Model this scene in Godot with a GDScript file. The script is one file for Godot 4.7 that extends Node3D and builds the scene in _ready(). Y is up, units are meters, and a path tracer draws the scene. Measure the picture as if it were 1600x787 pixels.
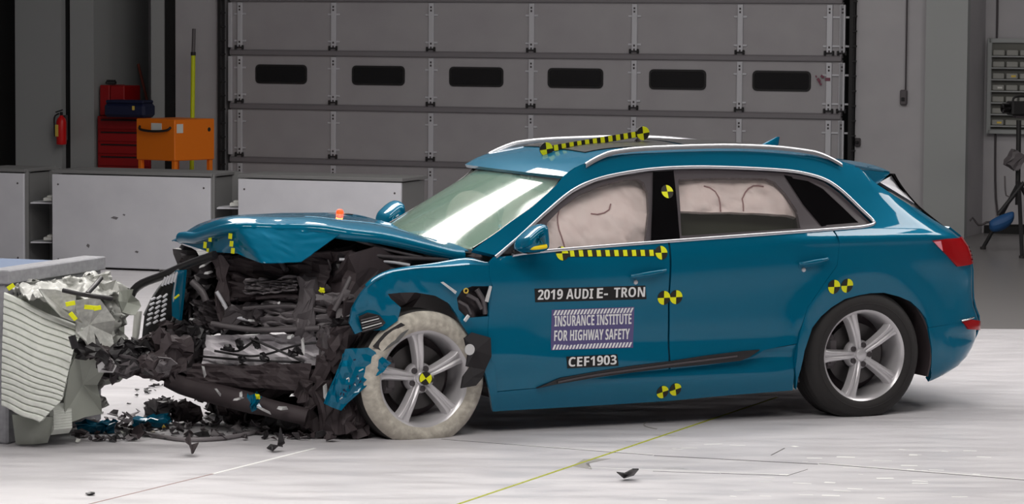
extends Node3D
# A crash hall: a wrecked teal car stands against a deformable barrier, a sectional door behind it.

# side profile of the car body: half width over height, and where the rear end lies over height
const PROFILE_Y: Array[float] = [0.1, 0.18, 0.26, 0.36, 0.46, 0.58, 0.7, 0.82, 0.9, 0.97, 1.03, 1.08, 1.2, 1.35, 1.45, 1.52, 1.57, 1.61]
const PROFILE_Z: Array[float] = [0.895, 0.925, 0.948, 0.958, 0.957, 0.95, 0.95, 0.957, 0.953, 0.935, 0.905, 0.88, 0.825, 0.748, 0.694, 0.648, 0.6, 0.52]
const REAR_Y: Array[float] = [0.15, 0.25, 0.35, 0.45, 0.52, 0.6, 0.7, 0.8, 0.9, 1, 1.1, 1.2, 1.35, 1.5]
const REAR_X: Array[float] = [3.55, 3.76, 3.85, 3.9, 3.9, 3.865, 3.853, 3.85, 3.825, 3.765, 3.62, 3.485, 3.35, 3.28]
const CORNER := 0.3

var M := {}
var noise := FastNoiseLite.new()
var rng := RandomNumberGenerator.new()
var names := {}
var car: Node3D
var hall := Transform3D(Basis(Vector3.UP, -0.37810), Vector3(-3.198, 0, -18.77))   # along the door wall: x along it, z towards the hall


class MB:
	var v := PackedVector3Array()
	var n := PackedVector3Array()
	var c := PackedColorArray()
	var col := Color.WHITE
	var use_col := false

	func tri(a: Vector3, b: Vector3, d: Vector3, na: Vector3, nb: Vector3, nd: Vector3) -> void:
		var g := (b - a).cross(d - a)
		if g.length_squared() < 1e-16:
			return
		if g.dot(na + nb + nd) > 0.0:
			v.append_array([a, d, b]); n.append_array([na, nd, nb])
		else:
			v.append_array([a, b, d]); n.append_array([na, nb, nd])
		c.append_array([col, col, col])

	func flat(a: Vector3, b: Vector3, d: Vector3, out := Vector3.ZERO) -> void:
		var g := (b - a).cross(d - a).normalized()
		if g.dot(out) < 0.0:
			g = -g
		tri(a, b, d, g, g, g)

	func quad(a: Vector3, b: Vector3, d: Vector3, e: Vector3, out := Vector3.ZERO) -> void:
		flat(a, b, d, out)
		flat(a, d, e, out)

	# box with chamfered edges
	func box(t: Transform3D, size: Vector3, bevel := 0.004) -> void:
		var h := size * 0.5
		var b: float = minf(bevel, minf(h.x, minf(h.y, h.z)) * 0.6)
		var o := t.origin
		for ax in 3:
			for s in [-1.0, 1.0]:
				var u := (ax + 1) % 3
				var w := (ax + 2) % 3
				var q := []
				for k in [[-1, -1], [1, -1], [1, 1], [-1, 1]]:
					var p := Vector3.ZERO
					p[ax] = s * h[ax]
					p[u] = k[0] * (h[u] - b)
					p[w] = k[1] * (h[w] - b)
					q.append(t * p)
				quad(q[0], q[1], q[2], q[3], (q[0] + q[2]) * 0.5 - o)
		if b <= 0.0:
			return
		for ax in 3:
			var u := (ax + 1) % 3
			var w := (ax + 2) % 3
			for su in [-1.0, 1.0]:
				for sw in [-1.0, 1.0]:
					var q := []
					for k in [[-1, 0], [1, 0], [1, 1], [-1, 1]]:
						var p := Vector3.ZERO
						p[ax] = k[0] * (h[ax] - b)
						p[u] = su * (h[u] - (b if k[1] == 0 else 0.0))
						p[w] = sw * (h[w] - (0.0 if k[1] == 0 else b))
						q.append(t * p)
					quad(q[0], q[1], q[2], q[3], (q[0] + q[2]) * 0.5 - o)
		for sx in [-1.0, 1.0]:
			for sy in [-1.0, 1.0]:
				for sz in [-1.0, 1.0]:
					var s := Vector3(sx, sy, sz)
					var e := s * h
					flat(t * (e - Vector3(0, sy * b, sz * b)), t * (e - Vector3(sx * b, 0, sz * b)), t * (e - Vector3(sx * b, sy * b, 0)), t.basis * s)

	# swept round bar; rad one number or one per point
	func tube(path: Array, rad: Variant, sides := 8) -> void:
		var m := path.size()
		var up := Vector3.UP
		var rings := []
		var nrm := []
		for i in m:
			var d: Vector3 = ((path[mini(i + 1, m - 1)] as Vector3) - (path[maxi(i - 1, 0)] as Vector3)).normalized()
			if absf(d.dot(up)) > 0.95:
				up = Vector3.RIGHT if absf(d.x) < 0.9 else Vector3.FORWARD
			var a := d.cross(up).normalized()
			up = a.cross(d).normalized()
			var r: float = rad[i] if rad is Array else rad
			var ring := []
			var rn := []
			for k in sides:
				var g := TAU * k / sides
				var q := a * cos(g) + up * sin(g)
				rn.append(q)
				ring.append((path[i] as Vector3) + q * r)
			rings.append(ring)
			nrm.append(rn)
		for i in m - 1:
			for k in sides:
				var l := (k + 1) % sides
				tri(rings[i][k], rings[i][l], rings[i + 1][l], nrm[i][k], nrm[i][l], nrm[i + 1][l])
				tri(rings[i][k], rings[i + 1][l], rings[i + 1][k], nrm[i][k], nrm[i + 1][l], nrm[i + 1][k])
		for e in [0, m - 1]:
			var out: Vector3 = (path[e] as Vector3) - (path[1 if e == 0 else m - 2] as Vector3)
			for k in range(1, sides - 1):
				flat(rings[e][0], rings[e][k], rings[e][k + 1], out)

	# profile of (radius, z) turned about z
	func lathe(t: Transform3D, prof: Array, segs := 40, crease := 0.7, squash: Variant = null) -> void:
		var m := prof.size()
		var sn := []
		for i in m - 1:
			var d: Vector2 = (prof[i + 1] as Vector2) - (prof[i] as Vector2)
			sn.append(Vector2(d.y, -d.x).normalized())
		for i in m - 1:
			var n0: Vector2 = sn[i]
			var n1: Vector2 = sn[i]
			if i > 0 and n0.dot(sn[i - 1]) > crease:
				n0 = (n0 + (sn[i - 1] as Vector2)).normalized()
			if i < m - 2 and n1.dot(sn[i + 1]) > crease:
				n1 = (n1 + (sn[i + 1] as Vector2)).normalized()
			for k in segs:
				var p := []
				var q := []
				for e in [[k, 0], [k + 1, 0], [k + 1, 1], [k, 1]]:
					var g: float = TAU * e[0] / segs
					var pr: Vector2 = prof[i + e[1]]
					var nn := n0 if e[1] == 0 else n1
					var w := Vector3(cos(g) * pr.x, sin(g) * pr.x, pr.y)
					if squash != null:
						w = squash.call(w)
					p.append(t * w)
					q.append((t.basis * Vector3(cos(g) * nn.x, sin(g) * nn.x, nn.y)).normalized())
				if (sn[i] as Vector2).length() > 0.0:
					tri2(p[0], p[1], p[2], q[0], q[1], q[2])
					tri2(p[0], p[2], p[3], q[0], q[2], q[3])

	# as tri, but turns the normals to the winding's outer side when they oppose it on the whole
	func tri2(a: Vector3, b: Vector3, d: Vector3, na: Vector3, nb: Vector3, nd: Vector3) -> void:
		tri(a, b, d, na, nb, nd)

	# a grid of points p(u, v) with a thickness behind it
	func sheet(p: Callable, nu: int, nv: int, thick := 0.004, out := Vector3.UP, sharp := false) -> void:
		var g := []
		for i in nu + 1:
			var row := []
			for j in nv + 1:
				row.append(p.call(float(i) / nu, float(j) / nv))
			g.append(row)
		var nn := []
		for i in nu + 1:
			var row := []
			for j in nv + 1:
				var du: Vector3 = (g[mini(i + 1, nu)][j] as Vector3) - (g[maxi(i - 1, 0)][j] as Vector3)
				var dv: Vector3 = (g[i][mini(j + 1, nv)] as Vector3) - (g[i][maxi(j - 1, 0)] as Vector3)
				row.append(du.cross(dv).normalized())
			nn.append(row)
		var sgn := 1.0 if (nn[nu / 2][nv / 2] as Vector3).dot(out) >= 0.0 else -1.0
		for i in [0, nu]:   # where the sheet closes to a point the normal runs out along its axis
			var mid := Vector3.ZERO
			for j in nv + 1:
				mid += (g[1 if i == 0 else nu - 1][j] as Vector3) / (nv + 1)
			for j in nv + 1:
				if (nn[i][j] as Vector3).length_squared() < 0.5:
					nn[i][j] = ((g[i][j] as Vector3) - mid).normalized() * sgn
		for i in nu:
			for j in nv:
				var q := [[i, j], [i + 1, j], [i + 1, j + 1], [i, j + 1]]
				for side in [1.0, -1.0]:
					var a := []
					var b := []
					for e in q:
						var k: Vector3 = nn[e[0]][e[1]] * sgn
						a.append((g[e[0]][e[1]] as Vector3) - k * (0.0 if side > 0.0 else thick))
						b.append(k * side)
					if sharp:
						flat(a[0], a[1], a[2], b[0])
						flat(a[0], a[2], a[3], b[0])
					else:
						tri(a[0], a[1], a[2], b[0], b[1], b[2])
						tri(a[0], a[2], a[3], b[0], b[2], b[3])
		var edge := []
		for i in nu:
			edge.append([[i, 0], [i + 1, 0]]); edge.append([[i, nv], [i + 1, nv]])
		for j in nv:
			edge.append([[0, j], [0, j + 1]]); edge.append([[nu, j], [nu, j + 1]])
		for e in edge:
			var a: Vector3 = g[e[0][0]][e[0][1]]
			var b: Vector3 = g[e[1][0]][e[1][1]]
			var ka: Vector3 = nn[e[0][0]][e[0][1]] * sgn * thick
			var kb: Vector3 = nn[e[1][0]][e[1][1]] * sgn * thick
			quad(a, b, b - kb, a - ka)

	# polygon in the x-y plane of t, made solid from z = 0 back to z = -depth
	func prism(t: Transform3D, poly: PackedVector2Array, depth: float) -> void:
		var ix := Geometry2D.triangulate_polygon(poly)
		for k in range(0, ix.size(), 3):
			for z in [0.0, -depth]:
				var q := []
				for e in 3:
					var p := poly[ix[k + e]]
					q.append(t * Vector3(p.x, p.y, z))
				flat(q[0], q[1], q[2], t.basis.z * (1.0 if z == 0.0 else -1.0))
		var ccw := not Geometry2D.is_polygon_clockwise(poly)
		for k in poly.size():
			var a := poly[k]
			var b := poly[(k + 1) % poly.size()]
			var o := Vector3(b.y - a.y, a.x - b.x, 0.0) * (1.0 if ccw else -1.0)
			quad(t * Vector3(a.x, a.y, 0), t * Vector3(b.x, b.y, 0), t * Vector3(b.x, b.y, -depth), t * Vector3(a.x, a.y, -depth), t.basis * o)

	# a bent scrap: outline in space, fanned about its middle, with a thickness
	func scrap(p: Array, thick := 0.006, lift := 0.0) -> void:
		var mid := Vector3.ZERO
		for q in p:
			mid += q
		mid /= p.size()
		var nm := Vector3.ZERO
		for k in p.size():
			nm += ((p[k] as Vector3) - mid).cross((p[(k + 1) % p.size()] as Vector3) - mid)
		nm = nm.normalized()
		mid += nm * lift
		for k in p.size():
			var a: Vector3 = p[k]
			var b: Vector3 = p[(k + 1) % p.size()]
			flat(mid, a, b, nm)
			flat(mid - nm * thick, a - nm * thick, b - nm * thick, -nm)
			quad(a, b, b - nm * thick, a - nm * thick, (a + b) * 0.5 - mid)

	func mesh() -> ArrayMesh:
		var a := []
		a.resize(Mesh.ARRAY_MAX)
		a[Mesh.ARRAY_VERTEX] = v
		a[Mesh.ARRAY_NORMAL] = n
		if use_col:
			a[Mesh.ARRAY_COLOR] = c
		var m := ArrayMesh.new()
		if v.size():
			m.add_surface_from_arrays(Mesh.PRIMITIVE_TRIANGLES, a)
		return m


# ---------------------------------------------------------------- naming

func numbered(called: String) -> String:
	var k: int = names.get(called, 0)
	names[called] = k + 1
	return called if k == 0 else "%s_%03d" % [called, k]


func tag(o: Node, label := "", category := "", group := "", kind := "") -> Node:
	if label: o.set_meta("label", label)
	if category: o.set_meta("category", category)
	if group: o.set_meta("group", group)
	if kind: o.set_meta("kind", kind)
	return o


func thing(called: String, label: String, category: String, t := Transform3D(), group := "") -> Node3D:
	var o := Node3D.new()
	o.name = numbered(called)
	add_child(o)
	o.transform = t
	tag(o, label, category, group)
	return o


func obj(called: String, shape: Variant, m: Material, parent: Node = null, t := Transform3D()) -> MeshInstance3D:
	var o := MeshInstance3D.new()
	o.name = numbered(called) if parent == null else called
	if parent != null and parent.has_node(called):
		var k := 1
		while parent.has_node("%s_%03d" % [called, k]):
			k += 1
		o.name = "%s_%03d" % [called, k]
	o.mesh = shape.mesh() if shape is MB else shape
	o.material_override = m
	o.transform = t
	(self if parent == null else parent).add_child(o)
	return o


func struct(called: String, shape: Variant, m: Material, t := Transform3D()) -> MeshInstance3D:
	var o := obj(called, shape, m, null, t)
	o.set_meta("kind", "structure")
	return o


func group(called: String, parent: Node) -> Node3D:
	var o := Node3D.new()
	o.name = called
	if parent.has_node(called):
		var k := 1
		while parent.has_node("%s_%03d" % [called, k]):
			k += 1
		o.name = "%s_%03d" % [called, k]
	parent.add_child(o)
	return o


func boxed(size: Vector3, at := Vector3.ZERO, bevel := 0.004) -> MB:
	var b := MB.new()
	b.box(Transform3D(Basis(), at), size, bevel)
	return b


func place(at: Vector3, turn := 0.0) -> Transform3D:
	return Transform3D(Basis(Vector3.UP, turn), at)


# ---------------------------------------------------------------- materials

func mat(key: String, c: Color, rough := 0.6, metal := 0.0) -> StandardMaterial3D:
	var m := StandardMaterial3D.new()
	m.resource_name = key
	m.albedo_color = c
	m.roughness = rough
	m.metallic = metal
	M[key] = m
	return m


func grain(m: StandardMaterial3D, a: Color, b: Color, scale: Vector3, freq := 0.02, octaves := 4, seed_at := 1, world := true) -> void:
	var nt := NoiseTexture2D.new()
	nt.width = 512
	nt.height = 512
	nt.seamless = true
	var fn := FastNoiseLite.new()
	fn.seed = seed_at
	fn.frequency = freq
	fn.fractal_octaves = octaves
	nt.noise = fn
	var g := Gradient.new()
	g.set_color(0, a)
	g.set_color(1, b)
	nt.color_ramp = g
	m.albedo_texture = nt
	m.albedo_color = Color.WHITE
	m.uv1_triplanar = true
	m.uv1_world_triplanar = world
	m.uv1_scale = scale


func materials() -> void:
	var p := mat("car paint", Color(0.0, 0.40, 0.525), 0.42, 0.2)
	p.metallic_specular = 0.1
	p.clearcoat_enabled = true
	p.clearcoat = 0.8
	p.clearcoat_roughness = 0.02
	mat("chrome", Color(0.8, 0.8, 0.8), 0.16, 1.0)
	mat("satin aluminium", Color(0.86, 0.86, 0.88), 0.32, 0.85)
	mat("alloy", Color(0.82, 0.81, 0.82), 0.3, 0.35)
	mat("roof glass", Color(0.07, 0.065, 0.07), 0.34)
	mat("darker floor", Color(0.5, 0.49, 0.49), 0.3)
	mat("rubber", Color(0.16, 0.15, 0.15), 0.75)
	mat("black plastic", Color(0.13, 0.12, 0.13), 0.4)
	mat("grey plastic", Color(0.36, 0.34, 0.35), 0.5)
	mat("gloss black", Color(0.035, 0.03, 0.035), 0.08)
	mat("frame grey", Color(0.31, 0.285, 0.3), 0.4)
	mat("dark steel", Color(0.3, 0.28, 0.29), 0.45, 0.2)
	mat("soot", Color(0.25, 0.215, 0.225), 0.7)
	mat("disc iron", Color(0.34, 0.33, 0.33), 0.4, 0.8)
	var g := mat("side glass", Color(0.8, 0.79, 0.76, 0.05), 0.03)
	g.transparency = BaseMaterial3D.TRANSPARENCY_ALPHA
	g = mat("windshield glass", Color(0.64, 0.78, 0.7, 0.33), 0.1)
	g.transparency = BaseMaterial3D.TRANSPARENCY_ALPHA
	var c := mat("airbag cloth", Color(0.9, 0.8, 0.78), 0.9)
	grain(c, Color(0.95, 0.87, 0.85), Color(0.98, 0.92, 0.9), Vector3(2, 2, 2), 0.01, 3, 5, false)
	mat("seam", Color(0.62, 0.48, 0.48), 0.9)
	mat("seat cloth", Color(0.12, 0.125, 0.12), 0.85)
	mat("olive trim", Color(0.16, 0.175, 0.115), 0.8)
	mat("tail red", Color(0.62, 0.01, 0.04), 0.15)
	mat("tail dark red", Color(0.3, 0.0, 0.02), 0.2)
	mat("tail pink", Color(0.95, 0.6, 0.65), 0.15)
	mat("target yellow", Color(0.94, 0.95, 0.04), 0.6)
	mat("target black", Color(0.12, 0.11, 0.06), 0.6)
	mat("sign black", Color(0.03, 0.03, 0.035), 0.5)
	mat("sign white", Color(0.93, 0.93, 0.93), 0.5)
	mat("sign violet", Color(0.36, 0.33, 0.52), 0.5)
	mat("amber", Color(1.0, 0.88, 0.0), 0.3)
	var w := mat("chalk tyre", Color(0.8, 0.78, 0.74), 0.9)
	grain(w, Color(0.62, 0.59, 0.55), Color(0.86, 0.84, 0.79), Vector3(3, 3, 3), 0.012, 5, 7, false)
	# the hall
	var fl := mat("floor paint", Color(0.8, 0.79, 0.8), 0.36)
	grain(fl, Color(0.785, 0.775, 0.79), Color(0.84, 0.83, 0.84), Vector3(0.2, 0.5, 0.8), 0.012, 5, 11)
	var rt := NoiseTexture2D.new()
	rt.width = 512
	rt.height = 512
	rt.seamless = true
	var fn := FastNoiseLite.new()
	fn.seed = 21
	fn.frequency = 0.012
	rt.noise = fn
	var gr := Gradient.new()
	gr.set_color(0, Color(0.26, 0.26, 0.26))
	gr.set_color(1, Color(0.6, 0.6, 0.6))
	rt.color_ramp = gr
	fl.roughness = 1.0
	fl.roughness_texture = rt
	w = mat("wall grey", Color(0.5, 0.49, 0.5), 0.8)
	grain(w, Color(0.69, 0.68, 0.695), Color(0.73, 0.72, 0.73), Vector3(0.4, 0.4, 0.4), 0.01, 3, 31)
	w = mat("door panel", Color(0.5, 0.49, 0.5), 0.6)
	grain(w, Color(0.64, 0.625, 0.64), Color(0.68, 0.67, 0.68), Vector3(0.5, 0.5, 0.5), 0.008, 3, 33)
	mat("door rail", Color(0.5, 0.485, 0.5), 0.5)
	mat("galvanised", Color(0.82, 0.82, 0.84), 0.45, 0.2)
	mat("dark pane", Color(0.03, 0.03, 0.035), 0.1)
	mat("hinge black", Color(0.12, 0.115, 0.12), 0.6)
	mat("post black", Color(0.06, 0.06, 0.065), 0.7)
	mat("column grey", Color(0.65, 0.66, 0.66), 0.7)
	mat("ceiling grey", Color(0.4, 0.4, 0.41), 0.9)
	w = mat("partition white", Color(0.84, 0.84, 0.86), 0.6)
	grain(w, Color(0.72, 0.72, 0.745), Color(0.77, 0.77, 0.79), Vector3(0.5, 0.5, 0.5), 0.01, 4, 35)
	mat("partition grey", Color(0.42, 0.42, 0.42), 0.7)
	mat("scuff", Color(0.42, 0.41, 0.42), 0.8)
	mat("cart orange", Color(0.98, 0.5, 0.02), 0.5)
	mat("chest red", Color(0.62, 0.03, 0.05), 0.5)
	mat("extinguisher red", Color(0.85, 0.06, 0.06), 0.35)
	mat("paper white", Color(0.88, 0.88, 0.86), 0.8)
	mat("label yellow", Color(0.9, 0.78, 0.35), 0.7)
	mat("pole yellow", Color(0.82, 0.86, 0.03), 0.5)
	mat("case blue", Color(0.08, 0.11, 0.25), 0.6)
	mat("kit blue", Color(0.1, 0.3, 0.5), 0.6)
	mat("stick red", Color(0.6, 0.3, 0.25), 0.7)
	var lamp := mat("lamp face", Color(1, 1, 1), 0.5)
	lamp.emission_enabled = true
	lamp.emission = Color(1.0, 0.985, 0.96)
	lamp.emission_energy_multiplier = 2.0
	mat("lamp case", Color(0.75, 0.75, 0.75), 0.5)
	mat("line yellow", Color(0.66, 0.68, 0.1), 0.7)
	mat("line white", Color(0.97, 0.97, 0.96), 0.6)
	mat("line rust", Color(0.62, 0.5, 0.48), 0.7)
	mat("joint dark", Color(0.34, 0.32, 0.32), 0.8)
	mat("stain grey", Color(0.62, 0.61, 0.6), 0.6)
	# the barrier
	w = mat("barrier concrete", Color(0.6, 0.6, 0.62), 0.8)
	grain(w, Color(0.56, 0.56, 0.58), Color(0.68, 0.68, 0.7), Vector3(2, 2, 2), 0.02, 4, 41)
	mat("barrier blue", Color(0.33, 0.42, 0.56), 0.6)
	w = mat("honeycomb", Color(0.75, 0.77, 0.72), 0.5, 0.2)
	grain(w, Color(0.64, 0.645, 0.63), Color(0.82, 0.82, 0.8), Vector3(3, 3, 3), 0.02, 4, 43)
	w = mat("honeycomb skin", Color(0.82, 0.84, 0.8), 0.6, 0.05)
	grain(w, Color(0.83, 0.845, 0.815), Color(0.9, 0.91, 0.885), Vector3(2, 2, 2), 0.02, 4, 45)
	mat("honeycomb green", Color(0.64, 0.655, 0.62), 0.7)
	mat("gap sheet grey", Color(0.9, 0.88, 0.9), 0.6)
	mat("tray mid", Color(0.5, 0.48, 0.49), 0.55)
	mat("bright scrap", Color(0.85, 0.85, 0.85), 0.4, 0.3)
	mat("orange scrap", Color(0.95, 0.45, 0.15), 0.5)
	mat("warm post", Color(0.8, 0.75, 0.5), 0.6)
	var led := mat("warning glow", Color(1.0, 0.25, 0.1), 0.4)
	led.emission_enabled = true
	led.emission = Color(1.0, 0.3, 0.1)
	led.emission_energy_multiplier = 1.6


# ---------------------------------------------------------------- the skin of the car

func herm(xs: Array[float], ys: Array[float], x: float) -> float:
	var n := xs.size()
	if x <= xs[0]:
		return ys[0] + (x - xs[0]) * (ys[1] - ys[0]) / (xs[1] - xs[0])
	if x >= xs[n - 1]:
		return ys[n - 1] + (x - xs[n - 1]) * (ys[n - 1] - ys[n - 2]) / (xs[n - 1] - xs[n - 2])
	var i := 0
	while i < n - 2 and xs[i + 1] <= x:
		i += 1
	var h := xs[i + 1] - xs[i]
	var t := (x - xs[i]) / h
	var m := []
	for k in [i, i + 1]:
		var a := maxi(k - 1, 0)
		var b := mini(k + 1, n - 1)
		m.append((ys[b] - ys[a]) / (xs[b] - xs[a]))
	return (2 * t * t * t - 3 * t * t + 1) * ys[i] + (t * t * t - 2 * t * t + t) * h * m[0] + (3 * t * t - 2 * t * t * t) * ys[i + 1] + (t * t * t - t * t) * h * m[1]


func sst(t: float) -> float:
	return smoothstep(0.0, 1.0, t)


func half_width(x: float, y: float) -> float:
	var z := herm(PROFILE_Y, PROFILE_Z, y - 0.07 * sst((x - 0.6) / 2.4) * sst((y - 0.55) / 0.3))
	z -= 0.10 * pow(maxf(0.0, (x - 2.5) / 1.3), 2)
	z -= 0.06 * pow(maxf(0.0, (x - 2.2) / 1.2), 2) * sst((y - 1.0) / 0.3)
	z -= 0.06 * pow(maxf(0.0, (0.4 - x) / 0.9), 2)
	z += 0.016 * exp(-pow((y - 1.035) / 0.03, 2)) * sst((x - 2.2) / 0.4) * (1.0 - sst((x - 3.35) / 0.3))
	var r := Vector2(x - 2.928, y - 0.36).length()
	return z + 0.016 * exp(-pow((r - 0.47) / 0.07, 2)) * sst((y - 0.2) / 0.2)


# a point of the body side: s runs along it and round the rear corner, y is height
func skin_point(s: float, y: float) -> Vector3:
	var x0 := herm(REAR_Y, REAR_X, y) - CORNER
	if s <= x0:
		return Vector3(s, y, half_width(s, y))
	var zc := half_width(x0, y)
	var ph := 0.18 + (s - x0) / CORNER
	var pm := deg_to_rad(84.0)
	var e := minf(ph, pm)
	var p := Vector3(x0 + CORNER * (sin(e) - sin(0.18)), y, zc - CORNER * (cos(0.18) - cos(e)))
	return p + maxf(0.0, ph - pm) * CORNER * Vector3(cos(pm), 0, -sin(pm))


func skin_normal(s: float, y: float) -> Vector3:
	var e := 0.004
	return (skin_point(s + e, y) - skin_point(s - e, y)).cross(skin_point(s, y + e) - skin_point(s, y - e)).normalized()


# a pressed panel: the outline in (s, y), off in front of the body side, edges turned in
func skin(outline: PackedVector2Array, off: Variant = 0.0, flange := 0.02, cell := 0.05, holes: Array = [], side := 1.0) -> MB:
	var b := MB.new()
	var lo := outline[0]
	var hi := outline[0]
	for q in outline:
		lo = lo.min(q)
		hi = hi.max(q)
	var cache := {}
	var pt := func(q: Vector2) -> Array:
		var key := Vector2i(roundi(q.x * 20000), roundi(q.y * 20000))
		if not cache.has(key):
			var w := func(a: Vector2) -> Vector3:
				return skin_point(a.x, a.y) + skin_normal(a.x, a.y) * (off.call(a.x, a.y) if off is Callable else off)
			var e := 0.004
			var n: Vector3
			if off is Callable:
				n = ((w.call(q + Vector2(e, 0)) as Vector3) - (w.call(q - Vector2(e, 0)) as Vector3)).cross((w.call(q + Vector2(0, e)) as Vector3) - (w.call(q - Vector2(0, e)) as Vector3)).normalized()
			else:
				n = skin_normal(q.x, q.y)
			var p: Vector3 = w.call(q)
			var inner := p - skin_normal(q.x, q.y) * flange
			cache[key] = [p * Vector3(1, 1, side), n * Vector3(1, 1, side), inner * Vector3(1, 1, side)]
		return cache[key]
	var i0 := floori(lo.x / cell)
	var j0 := floori(lo.y / cell)
	for i in range(i0, ceili(hi.x / cell)):
		for j in range(j0, ceili(hi.y / cell)):
			var r := PackedVector2Array([Vector2(i, j) * cell, Vector2(i + 1, j) * cell, Vector2(i + 1, j + 1) * cell, Vector2(i, j + 1) * cell])
			var cut: Array = Geometry2D.intersect_polygons(outline, r)
			for h in holes:
				var next := []
				for p in cut:
					for q in Geometry2D.clip_polygons(p, h):
						if not Geometry2D.is_polygon_clockwise(q):
							next.append(q)
				cut = next
			for p in cut:
				if p.size() < 3:
					continue
				var ix := Geometry2D.triangulate_polygon(p)
				for k in range(0, ix.size(), 3):
					var a: Array = pt.call(p[ix[k]])
					var d: Array = pt.call(p[ix[k + 1]])
					var e: Array = pt.call(p[ix[k + 2]])
					b.tri(a[0], d[0], e[0], a[1], d[1], e[1])
	if flange > 0.0:
		for line in [outline] + holes:
			for k in line.size():
				var a: Vector2 = line[k]
				var d: Vector2 = line[(k + 1) % line.size()]
				var m := maxi(1, ceili(a.distance_to(d) / cell))
				for l in m:
					var u: Array = pt.call(a.lerp(d, float(l) / m))
					var w: Array = pt.call(a.lerp(d, float(l + 1) / m))
					b.quad(u[0], w[0], w[2], u[2])
	return b


# a bar that follows the body side along points (s, y)
func skin_path(line: PackedVector2Array, off: Variant, step := 0.04, side := 1.0) -> Array:
	var c := Curve2D.new()
	for k in line.size():
		var a := line[maxi(k - 1, 0)]
		var b := line[mini(k + 1, line.size() - 1)]
		var d := (b - a) / 6.0
		c.add_point(line[k], -d, d)
	c.bake_interval = 0.01
	var n := maxi(2, ceili(c.get_baked_length() / step))
	var out := []
	for k in n + 1:
		var q := c.sample_baked(c.get_baked_length() * k / n)
		out.append((skin_point(q.x, q.y) + skin_normal(q.x, q.y) * (off.call(q.x, q.y) if off is Callable else off)) * Vector3(1, 1, side))
	return out


func smooth3(p: Array, step := 0.03) -> Array:
	var c := Curve3D.new()
	for k in p.size():
		var a: Vector3 = p[maxi(k - 1, 0)]
		var b: Vector3 = p[mini(k + 1, p.size() - 1)]
		c.add_point(p[k], (a - b) / 6.0, (b - a) / 6.0)
	c.bake_interval = 0.01
	var n := maxi(2, ceili(c.get_baked_length() / step))
	var out := []
	for k in n + 1:
		out.append(c.sample_baked(c.get_baked_length() * k / n))
	return out


func bar(path: Array, rad: Variant, sides := 8) -> MB:
	var b := MB.new()
	b.tube(path, rad, sides)
	return b


# ---------------------------------------------------------------- the scene

const LAMPS := [   # x, z, y, width, depth, energy, where: the panels of the lamp bank hung over the test pit, and two added wall washers
	[-3.0, -2.0, 6.2, 2.6, 1.6, 10.0, "over the nose of the car"], [-0.35, -2.0, 6.2, 2.6, 1.6, 10.0, "over the roof of the car"], [2.3, -2.1, 6.2, 2.6, 1.6, 7.0, "over the rear door of the car"],
	[-3.8, 5.6, 6.2, 2.6, 1.6, 16.0, "over the open floor before the barrier"], [-0.3, 5.6, 6.2, 2.6, 1.6, 16.0, "over the yellow floor line"], [3.2, 6.4, 6.2, 2.6, 1.6, 10.0, "over the open floor before the rear wheel"],
	[-3.45, -7.1, 6.2, 3.1, 2.2, 22.0, "tilted towards the windshield, left of the door", Vector3(0.33, -0.57, 0.75)],
	[-1.4, -10.6, 7.0, 2.4, 1.0, 4.5, "added out of view to brighten the left half of the door wall", Vector3(-0.15, -0.5, -0.85)],  # added wall washer, not part of the bank: lifts the wall brightness
	[5.0, -9.0, 7.0, 2.4, 1.0, 4.0, "added out of view to brighten the right half of the door wall", Vector3(0.15, -0.5, -0.85)],  # second added washer, only there to brighten the door wall
	[7.35, -2.2, 6.2, 2.0, 3.0, 15.0, "long, over the floor beyond the tail lamp"],
	[5.35, -1.1, 6.2, 1.8, 1.3, 6.5, "small, over the rear bumper"],
	[0.3, -6.4, 6.2, 3.8, 1.3, 14.0, "narrow, behind the roof of the car"],
]


func _ready() -> void:
	var cam := Camera3D.new()
	cam.name = "camera"
	cam.position = Vector3(0, 2.25, 17)
	cam.rotation = Vector3(-0.07455, 0, 0.00663)
	cam.fov = 9.3732
	cam.near = 0.1
	cam.far = 200.0
	add_child(cam)
	cam.current = true
	var we := WorldEnvironment.new()
	we.name = "world"
	var env := Environment.new()
	env.background_mode = Environment.BG_COLOR
	env.background_color = Color(0.02, 0.02, 0.02)
	env.tonemap_mode = Environment.TONE_MAPPER_LINEAR
	env.tonemap_exposure = 1.0
	env.sdfgi_enabled = true
	env.ssao_enabled = true
	env.ssil_enabled = true
	we.environment = env
	add_child(we)
	noise.seed = 5
	noise.frequency = 2.0
	rng.seed = 12
	materials()
	for k in LAMPS.size():
		lamp_panel(LAMPS[k])
	build_hall()
	build_background()
	build_car()
	build_wreck()
	build_barrier()
	build_floor_marks()
	build_debris()


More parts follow.
